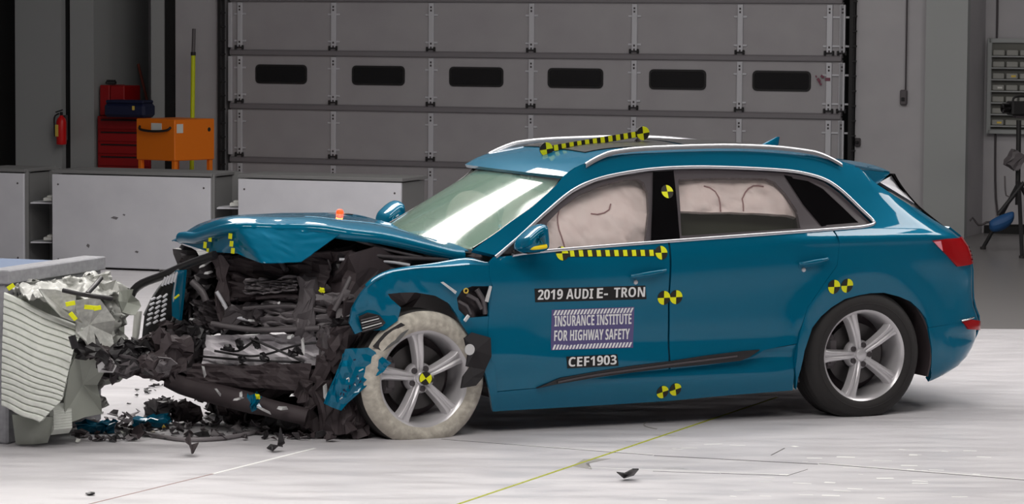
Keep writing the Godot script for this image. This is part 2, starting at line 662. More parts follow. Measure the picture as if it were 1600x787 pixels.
func lamp_panel(d: Array) -> void:
	var out: Vector3 = d[7].normalized() if d.size() > 7 else Vector3.DOWN
	var ex := (Vector3.RIGHT - out * out.x).normalized()
	var turn := Basis(ex, -out, ex.cross(-out))
	var t := thing("ceiling_lamp", "white hanging lamp panel " + d[6], "lamp", Transform3D(turn, Vector3(d[0], d[2], d[1])), "lamp panels over the test pit")
	obj("case", boxed(Vector3(d[3] + 0.1, 0.12, d[4] + 0.1), Vector3(0, 0.07, 0)), M["lamp case"], t)
	obj("lamp_face", boxed(Vector3(d[3], 0.02, d[4]), Vector3(0, 0.0, 0), 0.0), M["lamp face"], t)
	for x in [-d[3] * 0.4, d[3] * 0.4]:
		obj("hanger", bar([Vector3(x, 0.1, 0), Vector3(x, 0.1, 0) + turn.inverse() * Vector3(0, 7.95 - d[2] - turn.y.y * 0.1 - ex.y * x, 0)], 0.01, 6), M["dark steel"], t)
	var a := AreaLight3D.new()
	a.name = "lamp_light"
	a.area_size = Vector2(d[3], d[4])
	a.light_energy = d[5]
	a.light_color = Color(1.0, 0.985, 0.97)
	a.area_range = 60.0
	a.shadow_enabled = true
	t.add_child(a)
	a.position = Vector3(0, -0.02, 0)
	a.rotation = Vector3(-PI / 2, 0, 0)


# a slab of wall in the hall frame: from u0 to u1 along the door wall, y0 to y1, its face at depth d
func wall_slab(called: String, u0: float, u1: float, y0: float, y1: float, d: float, m: Material, thick := 0.3) -> MeshInstance3D:
	return struct(called, boxed(Vector3(u1 - u0, y1 - y0, thick), Vector3((u0 + u1) / 2, (y0 + y1) / 2, d - thick / 2), 0.0), m, hall)


func rounded(w: float, h: float, r: float) -> PackedVector2Array:
	var p := PackedVector2Array()
	for q in [[1, 1, 0], [-1, 1, 1], [-1, -1, 2], [1, -1, 3]]:
		for k in 5:
			var g: float = (q[2] + k / 4.0) * PI / 2
			p.append(Vector2(q[0] * (w / 2 - r) + cos(g) * r, q[1] * (h / 2 - r) + sin(g) * r))
	return p


func build_hall() -> void:
	var fl := struct("floor", boxed(Vector3(70, 0.3, 70), Vector3(0, -0.15, 0), 0.0), M["floor paint"])
	struct("floor_dark_slab", boxed(Vector3(15, 0.02, 18.0), Vector3(9.6, -0.006, -14.75), 0.002), M["darker floor"])  # thin slab of darker grey over the back right of the floor
	struct("ceiling", boxed(Vector3(70, 0.3, 70), Vector3(0, 8.15, 0), 0.0), M["ceiling grey"])
	struct("wall_left", boxed(Vector3(0.3, 8, 60), Vector3(-13, 4, 2), 0.0), M["wall grey"])
	struct("wall_right", boxed(Vector3(0.3, 8, 60), Vector3(17, 4, 2), 0.0), M["wall grey"])
	struct("wall_front", boxed(Vector3(34, 8, 0.3), Vector3(2, 4, 26), 0.0), M["wall grey"])
	# the wall of the door, from the left opening to the bay on the right
	wall_slab("wall_back_left", -0.82, -0.235, 0, 8, 0.0, M["wall grey"])
	wall_slab("wall_back_right", 7.40, 8.62, 0, 8, 0.0, M["wall grey"], 1.1)
	wall_slab("wall_back_header", -0.235, 7.40, 3.75, 8, 0.0, M["wall grey"])
	wall_slab("wall_bay", 8.3, 14.0, 0, 8, -0.8, M["wall grey"])
	wall_slab("wall_alcove", -2.6, -0.5, 0, 8, -1.3, M["wall grey"])
	wall_slab("wall_pier", -2.20, -1.88, 0, 8, 0.05, M["column grey"], 1.6)
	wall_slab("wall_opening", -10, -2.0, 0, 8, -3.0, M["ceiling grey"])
	wall_slab("trim_1", 8.19, 8.64, 0, 8, 0.12, M["column grey"], 0.12)
	wall_slab("trim_2", -1.115, -0.945, 0, 8, 0.05, M["column grey"], 0.3)
	wall_slab("trim_3", -0.945, -0.83, 0, 8, 0.03, M["post black"], 0.25)
	wall_slab("trim_4", -2.30, -2.19, 0, 8, 0.0, M["post black"], 0.4)
	wall_slab("trim_5", -2.92, -2.29, 0, 8, 0.1, M["column grey"], 0.35)
	wall_slab("trim_6", -3.5, -2.86, 0, 8, -0.3, M["post black"], 0.12)
	wall_slab("baseboard_right", 8.65, 14.0, 0, 0.09, -0.76, M["post black"], 0.05)
	wall_slab("baseboard_back", 7.42, 8.18, 0, 0.05, 0.02, M["post black"], 0.02)
	# the sectional door
	var door := Node3D.new()
	door.name = "door_1"
	add_child(door)
	door.transform = hall
	door.set_meta("kind", "structure")
	var hgt := 0.6225
	for r in 6:
		var y0: float = r * hgt + 0.012
		obj("door_section", boxed(Vector3(7.36, hgt - 0.012, 0.05), Vector3(3.55, y0 + hgt / 2, -0.085), 0.004), M["door panel"], door)
		if r > 0:
			var rail := MB.new()
			rail.box(place(Vector3(3.55, r * hgt + 0.012, -0.045)), Vector3(7.36, 0.055, 0.03), 0.006)
			rail.box(place(Vector3(3.55, r * hgt + 0.044, -0.055)), Vector3(7.36, 0.012, 0.02), 0.003)
			obj("door_rail", rail, M["door rail"], door)
		for k in 8:
			var u: float = -0.02 + k * 1.2205 if k < 7 else 7.235
			if k == 0:
				u = 0.0
			if k == 6:
				u = 7.09
			var wide: float = 0.062
			var st := MB.new()
			st.box(place(Vector3(u, y0 + hgt / 2 + 0.01, -0.045)), Vector3(wide, hgt - 0.1, 0.022), 0.004)
			for s in [-1.0, 1.0]:
				for f in [0.22, 0.72]:
					st.box(place(Vector3(u + s * 0.05, y0 + hgt * f, -0.052)), Vector3(0.05, 0.022, 0.012), 0.003)
			var post := obj("stile", st, M["galvanised"], door)
			var holes := MB.new()
			for f in [0.13, 0.2, 0.8, 0.86]:
				holes.box(place(Vector3(u, y0 + hgt * f, -0.033)), Vector3(0.02, 0.022, 0.004), 0.002)
			obj("bolt_slots", holes, M["dark steel"], post)
			if r > 0:
				var h := MB.new()
				for s in [-1.0, 1.0]:
					h.box(place(Vector3(u + s * 0.045, r * hgt + 0.075, -0.028)), Vector3(0.022, 0.05, 0.025), 0.004)
				h.box(place(Vector3(u, r * hgt + 0.075, -0.03)), Vector3(0.08, 0.014, 0.015), 0.003)
				obj("hinge", h, M["hinge black"], post)
		if r == 2:
			for k in 6:
				var u: float = [0.528, 1.76, 2.97, 4.165, 5.365, 6.555][k]
				var fr := MB.new()
				fr.prism(Transform3D(Basis(), Vector3(u, 1.635, -0.05)), rounded(0.66, 0.222, 0.05), 0.02)
				var frame := obj("window_frame", fr, M["hinge black"], door)
				var pn := MB.new()
				pn.prism(Transform3D(Basis(), Vector3(u, 1.635, -0.046)), rounded(0.615, 0.178, 0.035), 0.01)
				obj("pane", pn, M["dark pane"], frame)
	# spare end stile, tracks at both sides
	for u in [-0.125, 7.225]:
		for r in 6:
			var st := MB.new()
			st.box(place(Vector3(u, r * hgt + hgt / 2 + 0.02, -0.045)), Vector3(0.05, hgt - 0.1, 0.022), 0.004)
			obj("stile", st, M["galvanised"], door)
	for u in [-0.205, 7.365]:
		var tr := MB.new()
		tr.box(place(Vector3(u, 2.0, 0.03)), Vector3(0.05, 4.0, 0.1), 0.006)
		for k in 24:
			tr.box(place(Vector3(u + 0.03, 0.1 + k * 0.16, 0.05)), Vector3(0.03, 0.02, 0.09), 0.003)
		obj("door_track", tr, M["hinge black"], door)
	var red := MB.new()
	for q in [[0, 0, 0.035], [-0.06, 0.03, 0.025], [-0.1, -0.01, 0.03], [-0.08, -0.05, 0.02], [-0.13, 0.03, 0.015]]:
		red.box(Transform3D(Basis(Vector3.BACK, q[0] * 9), Vector3(7.08 + q[0], 1.66 + q[1], -0.03)), Vector3(q[2] * 1.6, q[2], 0.006), 0.001)
	obj("red_mark", red, mat("faded red", Color(0.5, 0.3, 0.36), 0.8), door)



func pt(parent: Node, called: String, shape: Variant, m: String, label := "") -> MeshInstance3D:
	var o := obj(called, shape, M[m], parent)
	if label:
		o.set_meta("label", label)
	return o


func build_car() -> void:
	car = thing("car", "teal estate car with a torn-off front end, yellow and black test targets on its side", "car", Transform3D(Basis(Vector3.UP, 0.40143), Vector3(-1.027, 0, -0.313)))
	body_panels()
	greenhouse()
	roof()


func body_panels() -> void:
	var gap := func(p: PackedVector2Array) -> PackedVector2Array:
		return Geometry2D.offset_polygon(p, -0.0016)[0]
	var dent := func(s: float, y: float) -> float:
		var d := Vector2((s - 0.72) / 0.20, (y - 0.30) / 0.10)
		var e := Vector2((s - 1.0) / 0.35, (y - 0.42) / 0.05)
		return -0.022 * exp(-d.length_squared()) + 0.012 * exp(-e.length_squared()) - 0.012 * exp(-pow((y - 0.47) / 0.07, 2)) * sst((s - 0.7) / 0.4)
	var front := PackedVector2Array([Vector2(0.607, 0.976), Vector2(0.637, 0.976), Vector2(0.895, 0.994), Vector2(1.673, 1.033), Vector2(1.662, 0.723), Vector2(1.668, 0.321), Vector2(1.443, 0.312), Vector2(1.221, 0.288), Vector2(1.002, 0.264), Vector2(0.885, 0.244), Vector2(0.638, 0.232), Vector2(0.592, 0.422), Vector2(0.572, 0.562), Vector2(0.579, 0.667), Vector2(0.594, 0.818), Vector2(0.575, 0.878), Vector2(0.581, 0.953)])
	pt(car, "front_door", skin(gap.call(front), dent, 0.03), "car paint", "teal front door with lettered plates, creased at its lower front corner")
	var rear := PackedVector2Array([Vector2(1.681, 1.033), Vector2(2.717, 1.079), Vector2(2.748, 1.004), Vector2(2.728, 0.877), Vector2(2.652, 0.787), Vector2(2.537, 0.644), Vector2(2.487, 0.5), Vector2(2.474, 0.439), Vector2(2.269, 0.408), Vector2(2.172, 0.36), Vector2(1.899, 0.334), Vector2(1.676, 0.321), Vector2(1.67, 0.723)])
	pt(car, "rear_door", skin(gap.call(rear), dent, 0.03), "car paint")
	var rocker := PackedVector2Array([Vector2(0.638, 0.232), Vector2(0.885, 0.244), Vector2(1.002, 0.264), Vector2(1.221, 0.288), Vector2(1.443, 0.312), Vector2(1.668, 0.321), Vector2(1.899, 0.334), Vector2(2.172, 0.36), Vector2(2.269, 0.408), Vector2(2.474, 0.439), Vector2(2.466, 0.299), Vector2(2.479, 0.161), Vector2(2.072, 0.148), Vector2(1.694, 0.131), Vector2(1.124, 0.122), Vector2(0.648, 0.118)])
	var tuck := func(s: float, y: float) -> float:
		return -0.03 * exp(-pow((y - 0.36) / 0.05, 2)) - 0.01
	pt(car, "rocker_panel", skin(gap.call(rocker), tuck, 0.06), "car paint")
	var frame := PackedVector2Array([Vector2(0.498, 1.016), Vector2(0.638, 1.094), Vector2(0.757, 1.164), Vector2(0.886, 1.233), Vector2(0.974, 1.291), Vector2(1.057, 1.348), Vector2(1.114, 1.399), Vector2(1.225, 1.457), Vector2(1.453, 1.508), Vector2(1.772, 1.522), Vector2(2.133, 1.526), Vector2(2.416, 1.516), Vector2(2.744, 1.484), Vector2(2.892, 1.445), Vector2(3.003, 1.422), Vector2(3.102, 1.329), Vector2(3.232, 1.256), Vector2(3.367, 1.193), Vector2(3.75, 1.12), Vector2(4.1, 1.08), Vector2(4.15, 0.96), Vector2(4.2, 0.85), Vector2(4.2, 0.6), Vector2(4.2, 0.487), Vector2(3.593, 0.513), Vector2(3.356, 0.499), Vector2(3.339, 0.553), Vector2(3.295, 0.603), Vector2(3.233, 0.654), Vector2(3.151, 0.686), Vector2(3.05, 0.711), Vector2(2.959, 0.711), Vector2(2.882, 0.702), Vector2(2.788, 0.683), Vector2(2.7, 0.638), Vector2(2.632, 0.589), Vector2(2.572, 0.525), Vector2(2.52, 0.396), Vector2(2.492, 0.241), Vector2(2.494, 0.168), Vector2(2.466, 0.299), Vector2(2.474, 0.439), Vector2(2.487, 0.5), Vector2(2.537, 0.644), Vector2(2.652, 0.787), Vector2(2.728, 0.877), Vector2(2.748, 1.004), Vector2(2.729, 1.079), Vector2(2.89, 1.086), Vector2(2.995, 1.098), Vector2(3.016, 1.119), Vector2(2.949, 1.195), Vector2(2.845, 1.298), Vector2(2.753, 1.361), Vector2(2.642, 1.395), Vector2(2.493, 1.418), Vector2(2.19, 1.436), Vector2(1.91, 1.443), Vector2(1.67, 1.435), Vector2(1.468, 1.413), Vector2(1.304, 1.38), Vector2(1.155, 1.323), Vector2(0.978, 1.218), Vector2(0.824, 1.111), Vector2(0.631, 0.983)])
	pt(car, "body_side_frame", skin(frame, 0.0, 0.035), "car paint", "teal roof pillar pressing with rear quarter panel")
	var bumper := PackedVector2Array([Vector2(3.352, 0.499), Vector2(3.593, 0.515), Vector2(4.2, 0.487), Vector2(4.2, 0.22), Vector2(3.8, 0.215), Vector2(3.6, 0.205), Vector2(3.411, 0.172), Vector2(3.385, 0.266), Vector2(3.376, 0.373), Vector2(3.361, 0.448)])
	var bum := func(s: float, y: float) -> float:
		return 0.003 - 0.016 * exp(-pow((y - 0.43 - 0.05 * (s - 3.6)) / 0.035, 2)) * sst((s - 3.45) / 0.2)
	pt(car, "rear_bumper", skin(gap.call(bumper), bum, 0.03), "car paint")
	# black blade along the foot of the doors
	var blade := PackedVector2Array([Vector2(0.865, 0.248), Vector2(1, 0.3), Vector2(1.219, 0.328), Vector2(1.441, 0.352), Vector2(1.666, 0.368), Vector2(1.897, 0.392), Vector2(2.127, 0.409), Vector2(2.237, 0.413), Vector2(2.172, 0.375), Vector2(2.112, 0.355), Vector2(1.899, 0.342), Vector2(1.667, 0.332), Vector2(1.443, 0.315), Vector2(1.221, 0.295), Vector2(0.929, 0.26)])
	pt(car, "door_blade", skin(blade, 0.008, 0.03), "black plastic", "long black trim blade along the foot of the doors")
	pt(car, "blade_strip", bar(skin_path(PackedVector2Array([Vector2(0.986, 0.279), Vector2(1.22, 0.31), Vector2(1.667, 0.35), Vector2(2.087, 0.382)]), 0.012), 0.006), "frame grey")
	car_details(dent, tuck)
	# far side, mirrored, seen through the glass and past the nose
	var far := PackedVector2Array([Vector2(0.607, 0.976), Vector2(1.673, 1.033), Vector2(2.717, 1.079), Vector2(2.995, 1.098), Vector2(3.475, 1.108), Vector2(4.2, 0.95), Vector2(4.2, 0.5), Vector2(3.356, 0.504), Vector2(3.151, 0.686), Vector2(2.882, 0.702), Vector2(2.632, 0.589), Vector2(2.49, 0.169), Vector2(1.694, 0.131), Vector2(0.648, 0.118), Vector2(0.592, 0.422)])
	pt(car, "far_side_panel", skin(far, 0.0, 0.03, 0.1, [], -1.0), "car paint")
	# front wing, torn off ahead of the wheel
	var dw := func(s: float, y: float) -> float:
		return -0.003 + 0.02 * noise.get_noise_2d(s * 1.7, y * 1.7) * sst((0.45 - s) / 0.5)
	# outline kept simple: the hole behind the arch is cut separately
	var wing_outer := PackedVector2Array([Vector2(0.59, 0.932), Vector2(0.47, 0.939), Vector2(0.358, 0.935), Vector2(0.302, 0.933), Vector2(0.154, 0.929), Vector2(0.008, 0.908), Vector2(-0.083, 0.869), Vector2(-0.129, 0.829), Vector2(-0.164, 0.785), Vector2(-0.205, 0.717), Vector2(-0.218, 0.638), Vector2(-0.183, 0.578), Vector2(-0.115, 0.604), Vector2(-0.026, 0.615), Vector2(0.053, 0.655), Vector2(0.067, 0.717), Vector2(0.008, 0.767), Vector2(-0.007, 0.792), Vector2(0.061, 0.797), Vector2(0.152, 0.795), Vector2(0.262, 0.775), Vector2(0.345, 0.73), Vector2(0.387, 0.673), Vector2(0.422, 0.616), Vector2(0.481, 0.531), Vector2(0.532, 0.424), Vector2(0.582, 0.263), Vector2(0.625, 0.123), Vector2(0.655, 0.121), Vector2(0.604, 0.422), Vector2(0.587, 0.562), Vector2(0.594, 0.667)])
	var hole := PackedVector2Array([Vector2(0.583, 0.818), Vector2(0.477, 0.821), Vector2(0.418, 0.802), Vector2(0.389, 0.757), Vector2(0.402, 0.694), Vector2(0.451, 0.647), Vector2(0.579, 0.653)])
	pt(car, "front_wing", skin(wing_outer, dw, 0.025, 0.04, [hole]), "car paint", "teal front wing torn open ahead of the wheel")
	var top_line := skin_path(PackedVector2Array([Vector2(0.586, 0.936), Vector2(0.526, 0.937), Vector2(0.47, 0.939), Vector2(0.395, 0.935), Vector2(0.301, 0.931), Vector2(0.154, 0.926), Vector2(0.008, 0.905), Vector2(-0.083, 0.866), Vector2(-0.126, 0.829)]), 0.0, 0.03)
	var shoulder := MB.new()
	var tl_n := top_line.size() - 1
	shoulder.sheet(func(u: float, w: float) -> Vector3:
		var f := u * tl_n
		var i := mini(int(f), tl_n - 1)
		var p := (top_line[i] as Vector3).lerp(top_line[i + 1], f - i)
		var wide := lerpf(0.075, 0.03, smoothstep(0.15, 0.6, u)) * lerpf(0.35, 1.0, smoothstep(0.0, 0.12, u))
		return p + Vector3(0, wide * (0.62 * w - 0.2 * w * w), -wide * w), 40, 10, 0.008, Vector3.UP)
	pt(car, "wing_shoulder", shoulder, "car paint")
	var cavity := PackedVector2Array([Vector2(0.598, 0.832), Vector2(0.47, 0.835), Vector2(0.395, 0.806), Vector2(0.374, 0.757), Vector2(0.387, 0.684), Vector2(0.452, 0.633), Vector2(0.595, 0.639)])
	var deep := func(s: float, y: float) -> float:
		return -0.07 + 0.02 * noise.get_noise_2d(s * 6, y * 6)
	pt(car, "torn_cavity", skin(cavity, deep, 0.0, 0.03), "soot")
	# tail lamp and reflector
	var lamp := PackedVector2Array([Vector2(3.38, 1.002), Vector2(3.47, 1.01), Vector2(4.05, 0.985), Vector2(4.1, 0.86), Vector2(3.558, 0.847), Vector2(3.48, 0.917)])
	var tl := pt(car, "tail_lamp", skin(lamp, 0.012, 0.03), "tail red", "red tail lamp")
	pt(tl, "lamp_tip", skin(PackedVector2Array([Vector2(3.385, 0.998), Vector2(3.436, 1), Vector2(3.448, 0.941), Vector2(3.416, 0.968)]), 0.0135, 0.005), "tail pink")
	for k in 4:
		var a := 0.945 - k * 0.022
		pt(tl, "lamp_rib", skin(PackedVector2Array([Vector2(3.78 - k * 0.012, a), Vector2(4.02, a + 0.004), Vector2(4.02, a - 0.007), Vector2(3.79 - k * 0.012, a - 0.009)]), 0.016, 0.004), "tail dark red")
	pt(car, "reflector", skin(PackedVector2Array([Vector2(3.603, 0.522), Vector2(3.672, 0.529), Vector2(4.1, 0.47), Vector2(4.1, 0.43), Vector2(3.655, 0.474)]), 0.012, 0.02), "tail red")
	pt(car, "reflector_trim", bar(skin_path(PackedVector2Array([Vector2(3.593, 0.526), Vector2(3.647, 0.531), Vector2(3.703, 0.538)]), 0.014), 0.005), "chrome")
	# under the body
	var pan := MB.new()
	pan.box(place(Vector3(1.55, 0.25, 0)), Vector3(1.75, 0.16, 1.66), 0.03)
	pan.box(place(Vector3(2.95, 0.42, 0)), Vector3(1.6, 0.2, 1.2), 0.03)
	pan.box(place(Vector3(1.9, 0.185, 0.55)), Vector3(0.9, 0.05, 0.5), 0.02)
	pt(car, "underbody", pan, "soot")
	var wall := MB.new()
	wall.box(place(Vector3(0.62, 0.62, 0)), Vector3(0.12, 0.75, 1.6), 0.03)
	pt(car, "bulkhead", wall, "soot")
	for side in [1.0, -1.0]:
		var arch := func(u: float, w: float) -> Vector3:
			var g := lerpf(-0.35, PI + 0.35, u)
			return Vector3(2.928 + cos(g) * 0.445, 0.36 + sin(g) * 0.425, side * lerpf(0.55, 0.92 - 0.03 * sin(g), w))
		var b := MB.new()
		b.sheet(arch, 24, 4, 0.01, Vector3(0, -1, 0))
		b.box(place(Vector3(2.928, 0.5, side * 0.56)), Vector3(0.85, 0.6, 0.03), 0.01)
		pt(car, "wheel_arch_liner", b, "soot")


func greenhouse() -> void:
	var dlo := PackedVector2Array([Vector2(0.646, 0.986), Vector2(0.823, 1.104), Vector2(0.98, 1.208), Vector2(1.153, 1.312), Vector2(1.302, 1.369), Vector2(1.465, 1.402), Vector2(1.667, 1.424), Vector2(1.907, 1.432), Vector2(2.187, 1.426), Vector2(2.49, 1.408), Vector2(2.639, 1.384), Vector2(2.746, 1.35), Vector2(2.834, 1.287), Vector2(2.936, 1.185), Vector2(2.997, 1.115), Vector2(2.979, 1.102), Vector2(2.893, 1.093), Vector2(2.732, 1.086), Vector2(1.683, 1.039), Vector2(0.896, 1.001)])
	var front_hole := PackedVector2Array([Vector2(0.922, 1.014), Vector2(0.938, 1.068), Vector2(0.969, 1.153), Vector2(1.078, 1.237), Vector2(1.189, 1.301), Vector2(1.336, 1.351), Vector2(1.48, 1.381), Vector2(1.571, 1.383), Vector2(1.601, 1.362), Vector2(1.614, 1.316), Vector2(1.596, 1.201), Vector2(1.541, 1.035), Vector2(1.208, 1.021)])
	var rear_hole := PackedVector2Array([Vector2(1.818, 1.377), Vector2(2.096, 1.384), Vector2(2.37, 1.377), Vector2(2.422, 1.355), Vector2(2.472, 1.294), Vector2(2.527, 1.193), Vector2(2.523, 1.097), Vector2(2.146, 1.083), Vector2(1.769, 1.069)])
	var quarter_hole := PackedVector2Array([Vector2(2.544, 1.375), Vector2(2.641, 1.359), Vector2(2.727, 1.314), Vector2(2.823, 1.219), Vector2(2.916, 1.121), Vector2(2.694, 1.111), Vector2(2.623, 1.227)])
	pt(car, "window_surround", skin(dlo, -0.012, 0.03, 0.04, [front_hole, rear_hole, quarter_hole]), "frame grey")
	pt(car, "middle_pillar", skin(PackedVector2Array([Vector2(1.67, 1.421), Vector2(1.798, 1.427), Vector2(1.753, 1.052), Vector2(1.731, 1.042), Vector2(1.572, 1.035)]), -0.006, 0.02), "gloss black", "gloss black pillar between the door windows with a round target")
	pt(car, "rear_door_pillar", skin(PackedVector2Array([Vector2(2.49, 1.393), Vector2(2.537, 1.382), Vector2(2.693, 1.108), Vector2(2.662, 1.105), Vector2(2.573, 1.228)]), -0.008, 0.01), "gloss black")
	pt(car, "front_window_glass", skin(front_hole, -0.02, 0.004), "side glass")
	pt(car, "rear_window_glass", skin(rear_hole, -0.02, 0.004), "side glass")
	pt(car, "quarter_window_glass", skin(quarter_hole, -0.016, 0.004), "gloss black")
	# bright strips round the side windows
	pt(car, "window_strip", bar(skin_path(PackedVector2Array([Vector2(0.621, 0.973), Vector2(0.779, 1.074), Vector2(0.968, 1.205), Vector2(1.146, 1.316), Vector2(1.303, 1.375), Vector2(1.466, 1.407), Vector2(1.669, 1.43), Vector2(1.909, 1.438), Vector2(2.188, 1.431), Vector2(2.491, 1.413), Vector2(2.641, 1.39), Vector2(2.752, 1.355), Vector2(2.844, 1.293), Vector2(2.943, 1.192), Vector2(3.011, 1.117), Vector2(2.987, 1.1), Vector2(2.892, 1.089), Vector2(2.731, 1.082), Vector2(1.682, 1.036), Vector2(0.896, 0.997), Vector2(0.721, 0.981)]), 0.002, 0.02), 0.0105), "satin aluminium", "bright metal strip round the side windows")
	# curtain airbags behind the side windows
	var puff := func(s: float, y: float) -> float:
		var b := 0.0
		for q in [[1.05, 1.14, 0.16], [1.42, 1.2, 0.22], [1.72, 1.18, 0.14], [1.98, 1.33, 0.17], [2.3, 1.31, 0.15], [2.5, 1.3, 0.12]]:
			b += 0.045 * exp(-(pow((s - q[0]) / q[2], 2) + pow((y - q[1]) / 0.17, 2)))
		b += 0.012 * exp(-pow((s - 1.0 - 0.5 * (y - 1.1)) / 0.02, 2)) - 0.014 * exp(-pow((s - 0.97 - 0.6 * (y - 1.1)) / 0.03, 2)) - 0.012 * exp(-pow((s - 1.22) / 0.03, 2)) * sst((1.2 - y) / 0.1) - 0.015 * exp(-pow((y - 1.07 - 0.3 * (s - 1.5)) / 0.02, 2)) * sst((s - 1.4) / 0.1)
		return -0.105 + b + 0.012 * noise.get_noise_2d(s * 2.6, y * 2.6) + 0.008 * absf(noise.get_noise_2d(s * 6 + 9, y * 3))
	var bag := PackedVector2Array([Vector2(0.727, 1.008), Vector2(0.993, 1.194), Vector2(1.133, 1.312), Vector2(1.346, 1.393), Vector2(1.587, 1.418), Vector2(1.67, 1.403), Vector2(1.588, 1), Vector2(0.891, 0.973)])
	var ab := pt(car, "curtain_airbag", skin(bag, puff, 0.03, 0.03), "airbag cloth", "pale pink deflated airbag in the front door window")
	pt(ab, "seam", bar(skin_path(PackedVector2Array([Vector2(1.075, 1.237), Vector2(1.054, 1.193), Vector2(1.048, 1.141), Vector2(1.066, 1.079), Vector2(1.075, 1.014)]), plus(puff, 0.003)), 0.004), "seam")
	pt(ab, "seam", bar(skin_path(PackedVector2Array([Vector2(1.268, 1.22), Vector2(1.325, 1.213), Vector2(1.376, 1.233), Vector2(1.395, 1.267)]), plus(puff, 0.003)), 0.004), "seam")
	var bag2 := PackedVector2Array([Vector2(1.784, 1.416), Vector2(2.552, 1.407), Vector2(2.564, 1.292), Vector2(2.553, 1.182), Vector2(2.436, 1.194), Vector2(2.136, 1.217), Vector2(1.762, 1.223)])
	ab = pt(car, "curtain_airbag", skin(bag2, puff, 0.03, 0.03), "airbag cloth", "pale pink airbag in the upper rear door window")
	pt(ab, "seam", bar(skin_path(PackedVector2Array([Vector2(2.077, 1.222), Vector2(2.079, 1.282), Vector2(2.044, 1.335), Vector2(1.988, 1.354)]), plus(puff, 0.003)), 0.004), "seam")
	pt(ab, "seam", bar(skin_path(PackedVector2Array([Vector2(2.217, 1.219), Vector2(2.228, 1.297), Vector2(2.29, 1.35), Vector2(2.372, 1.352)]), plus(puff, 0.003)), 0.004), "seam")
	pt(car, "door_lining", skin(PackedVector2Array([Vector2(1.732, 1.262), Vector2(2.589, 1.227), Vector2(2.555, 1.072), Vector2(1.681, 1.033)]), -0.17, 0.02), "olive trim", "olive-grey lining seen below the rear airbag")
	# seats and cabin floor
	for q in [[1.75, 0.4], [1.75, -0.4], [2.6, 0.38], [2.6, -0.38]]:
		var s := MB.new()
		s.sheet(func(u: float, w: float) -> Vector3: return Vector3(q[0] + 0.28 - 0.55 * u + 0.05 * sin(w * PI), 0.62 + 0.06 * sin(u * PI), q[1] + (w - 0.5) * 0.5), 8, 8, 0.16, Vector3.UP)
		s.sheet(func(u: float, w: float) -> Vector3: return Vector3(q[0] + 0.26 + 0.18 * u - 0.03 * sin(w * PI), 0.6 + 0.62 * u, q[1] + (w - 0.5) * (0.52 - 0.1 * u * u)), 10, 8, 0.14, Vector3.LEFT)
		s.sheet(func(u: float, w: float) -> Vector3: return Vector3(q[0] + 0.45 + 0.03 * u, 1.2 + 0.16 * u, q[1] + (w - 0.5) * 0.26), 4, 4, 0.1, Vector3.LEFT)
		pt(car, "seat", s, "seat cloth")
	# bonded windshield: bowed forward between its two posts
	var post := smooth3([Vector3(0.562, 1.007, 0.755), Vector3(0.695, 1.079, 0.738), Vector3(0.81, 1.148, 0.718), Vector3(0.936, 1.219, 0.694), Vector3(1.022, 1.277, 0.672), Vector3(1.101, 1.335, 0.652), Vector3(1.151, 1.387, 0.636)], 0.02)
	var near_low: Vector3 = post[0]
	var near_top: Vector3 = post[post.size() - 1]
	var bow := func(u: float, w: float) -> Vector3:
		var f := w * (post.size() - 1)
		var i := mini(int(f), post.size() - 2)
		var e: Vector3 = (post[i] as Vector3).lerp(post[i + 1], f - i)
		var k := 1.0 - pow(2 * u - 1, 2)
		var inner := near_low.lerp(near_top, w) + Vector3(-0.005, 0.009, 0) * sin(w * PI)
		var p := e.lerp(inner, 1.0 - pow(absf(2 * u - 1), 9.0))
		return Vector3(p.x - k * lerpf(0.16, 0.075, w), p.y + 0.01 * k, p.z * (1.0 - 2.0 * u))
	var ws := MB.new()
	ws.sheet(bow, 24, 16, 0.005, Vector3(-1, 1, 0))
	pt(car, "windshield", ws, "windshield glass", "raked windshield reflecting a bright lamp")
	var edge := MB.new()
	var rim := []
	for k in 25:
		rim.append(bow.call(k / 24.0, 1.0) + Vector3(0, 0.004, 0))
	edge.tube(rim, 0.014, 6)
	rim = []
	for k in 17:
		rim.append(bow.call(1.0, k / 16.0))
	edge.tube(rim, 0.013, 6)
	rim = []
	for k in 17:
		rim.append(bow.call(0.0, k / 16.0))
	edge.tube(rim, 0.008, 6)
	pt(car, "windshield_seal", edge, "gloss black")
	var far_post := MB.new()
	far_post.sheet(func(u: float, w: float) -> Vector3: return (bow.call(1.0, u) as Vector3).lerp(Vector3(0.62 + u * 0.75, near_low.y + u * (near_top.y - near_low.y) - 0.02, -0.86 + u * 0.16), w), 14, 4, 0.02, Vector3(-1, 1, 0))
	pt(car, "far_windshield_pillar", far_post, "car paint")
	# dashboard and cowl under the glass
	var dash := MB.new()
	dash.sheet(func(u: float, w: float) -> Vector3: return Vector3(lerpf(0.60, 1.08, w) - 0.13 * (1 - pow(2 * u - 1, 2)) * (1 - w), lerpf(0.98, 0.97, w) - 0.12 * pow(w, 6), lerpf(0.8, -0.8, u)), 16, 10, 0.05, Vector3.UP)
	pt(car, "dashboard", dash, "seat cloth")
	var bagf := MB.new()
	bagf.sheet(func(u: float, w: float) -> Vector3:
		var g := TAU * u
		var r := sin(w * PI)
		return Vector3(1.02 - 0.12 * cos(w * PI), 1.09 + 0.17 * r * sin(g), -0.38 + 0.28 * r * cos(g)), 20, 10, 0.004, Vector3.RIGHT)
	pt(car, "front_airbag", bagf, "airbag cloth")
	bagf = MB.new()
